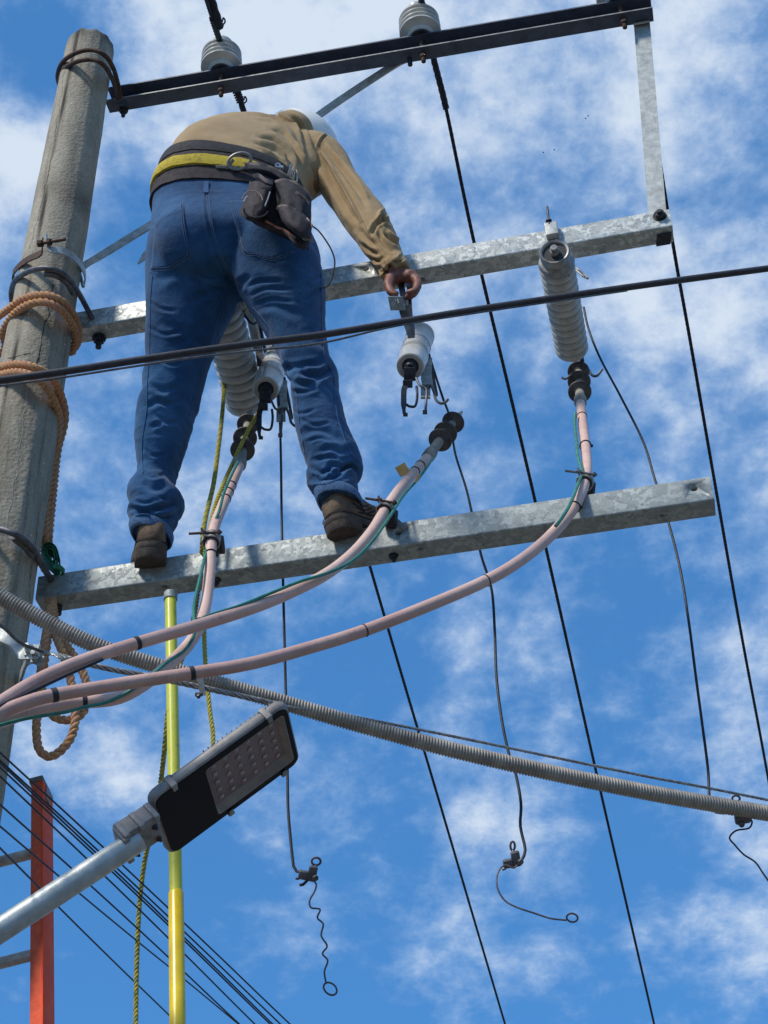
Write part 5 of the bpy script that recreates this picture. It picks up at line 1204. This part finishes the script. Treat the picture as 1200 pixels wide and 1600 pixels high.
# --- shirt
b = MB(); b.rings(torso_rings([(361, 318, 3.047, 113, .114, 4, 2.4, 7)]+TORSO[2:], 5, 1.0)); armtube(b, SLEEVE, 1.0, 36, 5); armtube(b, LSLEEVE, 1.0, 24)
c = at(456, 209, 3.20); ell(b, c, CR*.070, F*.070, CU*.074); c = at(494, 246, 3.22); ell(b, c, CR*.070, F*.07, CU*.060)
shirt = remesh(b, 'shirt', 'shirt', .0034, person, 9)
SS = [([(392, 176), (430, 182), (458, 200), (474, 232), (484, 262)], 3.6, .006), ([(403, 212), (428, 219), (447, 237), (458, 262)], 3, .0055), ([(410, 226), (432, 235), (450, 255), (458, 280)], 2.6, .005), ([(447, 176), (466, 192), (477, 220), (488, 250), (497, 285)], 3.2, .006),
      ([(420, 200), (445, 210), (463, 235), (470, 270)], 3, .005), ([(425, 185), (450, 200), (466, 225)], 2.6, .004), ([(412, 240), (434, 250), (447, 266)], 2.6, .004), ([(398, 222), (420, 232), (440, 248)], 2.6, .0035),
      ([(490, 262), (492, 285), (497, 300)], 5, .008), ([(478, 235), (486, 265), (490, 290)], 3.4, .006),
      ([(513, 209), (503, 218), (496, 236)], 1.8, .0028), ([(508, 208), (499, 217), (492, 233)], 1.5, -.0012),
      ([(499, 232), (521, 268), (545, 308), (565, 345)], 2.6, -.005), ([(503, 245), (520, 285), (540, 322), (560, 352)], 4.5, .0055), ([(508, 222), (525, 243), (548, 272), (575, 305)], 3, -.004), ([(512, 236), (532, 262), (556, 295), (574, 325)], 4, .0045),
      ([(603, 331), (598, 338), (600, 344), (608, 347)], 3, .012), ([(600, 345), (588, 352), (580, 368)], 3, .005), ([(607, 356), (597, 350), (585, 345)], 2.6, .004), ([(624, 382), (612, 376), (600, 366)], 3, .007), ([(618, 395), (606, 388), (596, 376), (590, 360)], 2.8, .005),
      ([(592, 418), (600, 426), (610, 424), (609, 412)], 3.2, .009), ([(566, 380), (578, 392), (592, 398)], 3.4, .004), ([(575, 400), (590, 408), (602, 402)], 3, .004), ([(630, 400), (622, 410), (612, 408)], 3, .005), ([(560, 355), (572, 372), (590, 385)], 4, .004)]
def lowf_s(p): return noise.noise(V((p.x*8, p.y*8+p.z*3, p.z*8)))*.0045+noise.noise(p*21)*.0016
strokes(shirt, [(a_, w_*1.0, d_*1.75) for a_, w_, d_ in SS], lowf_s)
SB = bvh_of(shirt)
for L_ in ([(512, 208), (504, 216), (497, 234), (494, 250)], [(514, 210), (506, 218), (499.5, 235)], [(500, 238), (518, 262), (540, 298), (560, 334), (575, 362), (592, 392), (604, 414)]):
    stitch(L_, SB, shirt, .0007, .0008, False, 'shirt_seam', 'seam')
# collar and cuff
cc = at(449, 226, 3.235)
m_ = MB(); rr = []
for k_, (r_, z_) in enumerate(((.078, -.02), (.083, .0), (.080, .022), (.074, .024), (.073, .0), (.070, -.02))):
    rr.append([cc+HD*z_+(HX*math.cos(a)*r_*1.05+HD.cross(HX)*math.sin(a)*r_) for a in [2*PI*i/40 for i in range(40)]])
m_.rings(rr, cap=False, closed=True); m_.build('collar', 'shirt', shirt)
wc0, wc1 = at(614, 416, 3.11), at(620, 429, 3.105); wd_ = (wc1-wc0).normalized()
m_ = MB(); m_.lathe(wc0-wd_*.006, wd_, [(0, .034), (.0, .0395), (.010, .0405), (.026, .0415), (.034, .040), (.034, .035), (.010, .034)], 40, cap=False)
m_.v = [p+(p-wc0).normalized()*noise.noise(p*30)*.006 for p in m_.v]; m_.build('cuff', 'shirt', shirt)

# --- hard hat
m_ = MB(); pr = []
hb = HC+HD*.012
ux_, uy_ = HX, HD.cross(HX)
def hring(r1, r2, z): return [hb+HD*z+ux_*math.cos(a)*r1+uy_*math.sin(a)*r2 for a in [2*PI*i/56 for i in range(56)]]
rr = []
for z, s in ((-.006, 1.10), (-.002, 1.12), (.002, 1.10), (.006, 1.03), (.012, 1.0), (.035, .985), (.06, .93), (.085, .82), (.105, .66), (.120, .46), (.128, .25), (.131, .05)): rr.append(hring(.112*s, .132*s, z))
for z, s in ((.122, .05), (.10, .6), (.06, .86), (.0, .95), (-.004, 1.10)): rr.append(hring(.112*s, .138*s, z))
m_.rings(rr, cap=True); m_.build('hard_hat', 'helmet', person, sharp=50)

# --- belt
def bring(cx_, cy_, Y, hw, b_, lean, roll, grow=0.0, e=2.4, n=96):
    c, a, s, e = ring_at(cx_, cy_, Y, hw, b_, lean, e, roll); ca = a.length+grow; cb = s.length+grow
    return sring(c, a.normalized()*ca, s.normalized()*cb, n, e)
def lerp_sec(t):                        # sections of the trunk between jeans and shirt
    A_ = [(360, 335, 3.05, 120.5, .121, 0, 5), (362, 308, 3.045, 113, .123, 6, 8), (367, 284, 3.05, 107, .123, 14, 12)]
    x = t*2; i = min(int(x), 1); f_ = x-i; return tuple(A_[i][k]*(1-f_)+A_[i+1][k]*f_ for k in range(7))
def belt_band(t0, t1, g0, g1, mat, name, par, rough_=.0, nz_=3, th=.004):
    rr = []; st_ = [t0+(t1-t0)*i/nz_ for i in range(nz_+1)]
    for i, t in enumerate(st_):
        gg = g0+(g1-g0)*i/nz_; r_ = bring(*lerp_sec(t), gg+(.0016*math.sin(PI*i/nz_)))
        rr.append([p+V((0, 0, rough_*noise.noise(p*40)))+(p-V((0, 3, p.z))).normalized()*noise.noise(p*26)*.002*(rough_ > 0) for p in r_])
    inn = [bring(*lerp_sec(t), g0-th) for t in st_]
    m_ = MB(); m_.rings(rr+inn[::-1], cap=False, closed=True); return m_.build(name, mat, par, sharp=50)
belt = belt_band(-.02, .80, .009, .011, 'nylon', 'tool_belt', person, .003, 10, .006)
belt_band(.60, .83, .014, .014, 'nylon_black', 'upper_pad', belt, .002, 4, .006)
belt_band(.26, .47, .017, .018, 'yband', 'yellow_webbing', belt, .004, 4, .008)
BB = bvh_of(belt)
YB = bvh_of([c for c in belt.children if c.name.startswith('yellow_webbing')][0])
# D ring on a forged plate
rc = at(380, 256.5, 2.70); hq = hit(374, 256, YB, .009) or rc; dq = (hq-O); rc = hq
kq = mpp(rc); nv = -(F); m_ = MB()
un = V((0, -math.cos(R(18)), math.sin(R(18)))); el1 = CR; el2 = un.cross(el1); el2 = el2 if el2.dot(CU) > 0 else -el2
el2 = (V((0, 0, 1))-F*.25).normalized()
m_.tube([rc+(el1*math.cos(a)*17.5+(CU*math.sin(a)*13)+el1*math.sin(a)*4.5)*kq-F*.004 for a in [i*PI/20 for i in range(40)]], 2.5*kq, 10, closed=True)
m_.box(rc-el1*20*kq-CU*9*kq, el1*17*kq+CU*(-1)*kq, CU*2.4*kq, F*.003, .0015); m_.box(rc-el1*15*kq-CU*4*kq, el1*6*kq+CU*7*kq, (CU-el1)*1.6*kq, F*.003, .001)
m_.build('d_ring', 'dring', belt)
for (x0, y0, x1, y1) in ((255, 262, 263, 247),):
    p, q = at(x0, y0, 2.95), at(x1, y1, 2.95); m_ = MB(); m_.box((p+q)/2, (q-p)/2, CR*.006, F*.012, .003); m_.build('buckle', 'nylon_black', belt)
# pouches
def pouch(pts_top, pts_bot, Yc, depth, mat, name, par, bulge=.3, nn_=10):
    """soft bag between a top edge and a bottom edge, each a pixel polyline left to right"""
    rr = []; T = resample(catmull([V((x, y, 0)) for x, y in pts_top], 6), 1e9 if False else 2.0); Bt = resample(catmull([V((x, y, 0)) for x, y in pts_bot], 6), 2.0)
    def pk(L_, t): i = t*(len(L_)-1); j = min(int(i), len(L_)-2); return L_[j].lerp(L_[j+1], i-j)
    n_ = 14
    for i in range(nn_+1):
        v_ = i/nn_; front = []; back = []
        for j in range(n_+1):
            u = j/n_; p = pk(T, u).lerp(pk(Bt, u), v_); prof = (1-abs(2*u-1)**3)*(1-abs(2*(v_*.86+.10)-1)**4)
            front.append(at(p.x, p.y, Yc-depth*(bulge+(1-bulge)*prof)+noise.noise(V((p.x*.09, p.y*.09, 0)))*.006)); back.append(at(p.x, p.y, Yc+.01))
        rr.append(front+back[::-1])
    m_ = MB(); m_.rings(rr); o = m_.build(name, mat, par, sharp=55); return o
PC = person
bagY = 2.80
b0 = pouch([(381, 254), (405, 254), (430, 262), (452, 276), (462, 285)], [(386, 266), (402, 268), (428, 276), (446, 288), (455, 296)], bagY+.01, .045, 'nylon_black', 'tool_pouch', person)
main = pouch([(390, 283), (410, 288), (430, 286), (462, 290), (485, 310)], [(378, 330), (400, 352), (430, 362), (462, 378), (482, 392)], bagY+.05, .05, 'nylon', 'pouch_back', person, .5)
pl = pouch([(395, 283), (405, 283), (418, 290), (426, 292)], [(373, 333), (388, 345), (405, 343), (421, 322)], bagY-.01, .055, 'nylon', 'left_pouch', person)
pr_ = pouch([(430, 281), (446, 279), (466, 286), (487, 308)], [(433, 330), (446, 345), (468, 350), (486, 338)], bagY-.01, .060, 'nylon_black', 'right_pouch', person)
pf = pouch([(432, 323), (445, 321), (468, 332), (488, 352)], [(440, 345), (452, 358), (470, 370), (485, 373)], bagY-.045, .050, 'nylon', 'front_pocket', person)
pb_ = pouch([(425, 348), (448, 362), (470, 370), (487, 366)], [(452, 372), (462, 385), (472, 390), (482, 388)], bagY+.03, .05, 'nylon', 'pouch_corner', person, .5)
def piping(pts, Yf, mat, name, par, rad=.0022, bv=None, flat=False):
    m_ = MB(); P = []
    for q in resample(catmull([V((x, y, 0)) for x, y in pts], 8), 2.0):
        p = None
        for b_ in bv: 
            h = hit(q.x, q.y, b_, .001)
            if h is not None and (p is None or (h-O).length < (p-O).length): p = h
        P.append(p if p is not None else at(q.x, q.y, Yf))
    for _ in range(2): P = [P[0]]+[(P[i-1]+P[i]*2+P[i+1])/4 for i in range(1, len(P)-1)]+[P[-1]]
    m_.ribbon(P, CU*rad, .003, 0); return m_.build(name, mat, par)
bvs = [bvh_of(o) for o in (b0, pl, pr_, pf, pb_, main)]
piping([(391, 256), (410, 258), (432, 265), (452, 278)], 2.75, 'trim', 'binding', b0, .0028, bvs[:1])
piping([(431, 284), (446, 281), (466, 289), (480, 301), (486, 311)], 2.75, 'trim', 'binding', pr_, .0032, bvs)
piping([(432, 326), (441, 321.5), (455, 325), (472, 335), (488, 353)], 2.7, 'trim', 'binding', pf, .0034, bvs)
piping([(462, 301), (473, 307), (482, 318)], 2.7, 'trim', 'name_label', pr_, .0044, bvs)
piping([(466, 303.5), (470, 306)], 2.69, 'orange_trim', 'label_mark', pr_, .0012, bvs)
piping([(472, 307), (481, 316)], 2.69, 'orange_trim', 'label_letters', pr_, .0016, bvs)
piping([(415, 346), (432, 354), (450, 364), (462, 373)], 2.75, 'orange_trim', 'binding', main, .0034, bvs)
piping([(396, 275), (404, 273.5), (414, 281), (428, 287)], 2.72, 'trim', 'strap_loop', pl, .0050, bvs)
m_ = MB(); m_.tube([at(394+13*math.cos(a)*1.25, 314+16*math.sin(a), 2.715) for a in [R(x) for x in range(-170, 0, 12)]], .0013, 6); m_.build('elastic_cord', 'trim', pl)
m_ = MB(); m_.tube([at(400+19*math.cos(a), 328+12*math.sin(a), 2.71+.01*math.sin(a)) for a in [R(x) for x in range(10, 200, 12)]], .0026, 7); m_.build('edge_cord', 'nylon_black', pl)
m_ = MB(); m_.tube(pts_at([(383, 312), (386, 305), (383, 318)][:2]+[(382, 316)] if False else [(381, 316, 2.70), (384, 309, 2.70), (387, 307, 2.70)]), .0022, 6); m_.build('snap_hook', 'alu', pl)
m_ = MB(); m_.tube(pts_at([(422, 300, 2.72), (418, 312, 2.71), (414, 322, 2.70)]), .0020, 6); m_.build('zip_pull', 'dring', pl)
# tools sticking out of the pouch
root = person
m_ = MB(); q0, q1 = at(434, 262, 2.80), at(434.5, 252, 2.77); m_.lathe(q0, (q1-q0), [(-.01, .0075), (.012, .0078), (.014, .0070), (.014, .0045), (.008, .004)], 18); m_.build('socket_end', 'chrome', b0)
m_ = MB(); q0, q1 = at(440, 268, 2.80), at(440.5, 260, 2.78); m_.tube([q0, q1], .004, 10); m_.box(at(453, 266, 2.82), CR*.0035, (CU*.9+CR*.3)*.018, F*.003, .001); m_.build('tool_shanks', 'chrome', b0)
m_ = MB()
for k in range(3): m_.tube(pts_at([(452+k*3, 290, 2.84), (455+k*3, 270-k*2, 2.83), (461+k*2, 262+k*4, 2.83), (463+k, 280, 2.84), (459+k, 292, 2.84)]), .0011, 6, smooth=8)
m_.build('wire_coil', 'alu', b0)
m_ = MB(); m_.box(at(479, 372, 2.78), CR*.010, CU*.006, F*.006, .002); m_.box(at(486, 374, 2.78), CR*.004, CU*.007, F*.004, .001); m_.build('tool_tip', 'dring', pb_)
# thin hose from the pouch
hs_ = [(486, 352, 2.80), (497, 360, 2.80), (508, 374, 2.83), (518, 391, 2.88), (523, 408, 2.93), (521, 428, 2.97), (516, 442, 3.0), (509, 449, 3.02), (498, 450, 3.06)]
m_ = MB(); m_.tube(pts_at(hs_), .0022, 8, smooth=10); m_.build('thin_cord', 'hose', pr_)

# --- boots
def boot(px, py, off, yaw, dz=0.0, sc=1.0, flip=1):
    c = S(px, py, off); arm_z = lambda p: A1.z+(B1-A1).z*((p-A1).dot(u1)/(B1-A1).length)
    d = V((math.sin(yaw), math.cos(yaw), 0)); s = V((d.y, -d.x, 0)); base = V((c.x, c.y, arm_z(c)+.004+dz))
    st_ = [(-.004, .010, .030, .055), (.004, .026, .022, .085), (.016, .036, .018, .10), (.035, .040, .017, .115), (.07, .041, .017, .12), (.11, .041, .017, .118), (.145, .045, .017, .098), (.18, .050, .017, .085), (.22, .053, .018, .074), (.255, .049, .019, .066), (.28, .040, .021, .058), (.298, .024, .026, .046), (.302, .010, .030, .038)]
    up = MB(); rr = []
    for x, hw, z0, z1 in cr1(st_, 3):
        cz = (z0+z1)/2; rr.append([p+s*noise.noise(p*18)*.004 for p in sring(base+d*(x*sc)+V((0, 0, cz*sc)), s*hw*sc, V((0, 0, (z1-z0)/2*sc)), 32, 2.8)])
    up.rings(rr)
    piv = base+d*.11; ax_r = s.normalized(); rotm = Matrix.Rotation(R(14), 3, ax_r)
    if (rotm@d).z < 0: rotm = Matrix.Rotation(R(-14), 3, ax_r)
    def tilt(L_): return [piv+rotm@(p-piv) for p in L_]
    up.v = tilt(up.v); an = piv+rotm@(base+d*.062*sc+V((0, 0, .07*sc))-piv); up.tube([an-V((0, 0, .01)), an+V((0, 0, .02))+d*.004, an+V((0, 0, .055))+d*.012], [.040*sc, .038*sc, .034*sc], 28)
    root_ = remesh(up, 'boot', 'leather', .0042, person, 3)
    sb = MB(); ol = [(-.006, .012), (.002, .028), (.015, .039), (.04, .0435), (.08, .0415), (.12, .040), (.16, .047), (.20, .054), (.235, .055), (.265, .049), (.29, .035), (.304, .016)]
    ol = cr1(ol, 3)
    lp_ = [base+d*(x*sc)+s*(h*sc) for x, h in ol]+[base+d*(x*sc)-s*(h*sc) for x, h in ol[::-1]]
    def lay(z, g=0.0): cc_ = sum(lp_, V((0, 0, 0)))/len(lp_); return [p+(p-cc_).normalized()*g+V((0, 0, z*sc)) for p in lp_]
    sb.rings([lay(.0, -.001), lay(.003, .001), lay(.012, .002), lay(.020, .001), lay(.024, -.002)]); sb.v = tilt(sb.v); sb.build('sole', 'sole', root_, sharp=50)
    hl = MB(); k_ = [i for i, (x, h) in enumerate(ol) if x < .085]; n_ = len(k_)
    hp = lp_[:n_]+lp_[-n_:]
    hc = sum(hp, V((0, 0, 0)))/len(hp)
    def lay2(z, g=0.0): return [p+(p-hc).normalized()*g+V((0, 0, z*sc)) for p in hp]
    hl.rings([lay2(-.026, -.002), lay2(-.022, 0), lay2(-.010, .000), lay2(.001, .001)]); hl.v = tilt(hl.v); hl.build('heel', 'sole', root_, sharp=50)
    wl = MB(); wl.tube([p+V((0, 0, .0235*sc)) for p in lay(0, .0016)], .0013, 5, closed=True); wl.v = tilt(wl.v); wl.build('welt', 'nylon_black', root_)
    return root_, piv+rotm@(base-piv), rotm@d, s
bl, bb1, d1, s1 = boot(236, 870, .07, R(-12), 0, .92)
br, bb2, d2, s2 = boot(517, 826, .06, R(43), 0, .88)
BR = bvh_of(br)
m_ = MB()
for L_ in ([(551, 786), (562, 792), (574, 790)], [(556, 793), (568, 797), (580, 794)], [(560, 800), (573, 802), (586, 798)], [(563, 788), (566, 796), (572, 803), (584, 806)]):
    P_ = surf_line(L_, BR, .0015, 2.0)
    if len(P_) > 2: m_.tube(P_, .0018, 6)
if m_.v: m_.build('laces', 'nylon_black', br)
#@@END
for o in bpy.data.objects:
    if '_base' in o: del o['_base']
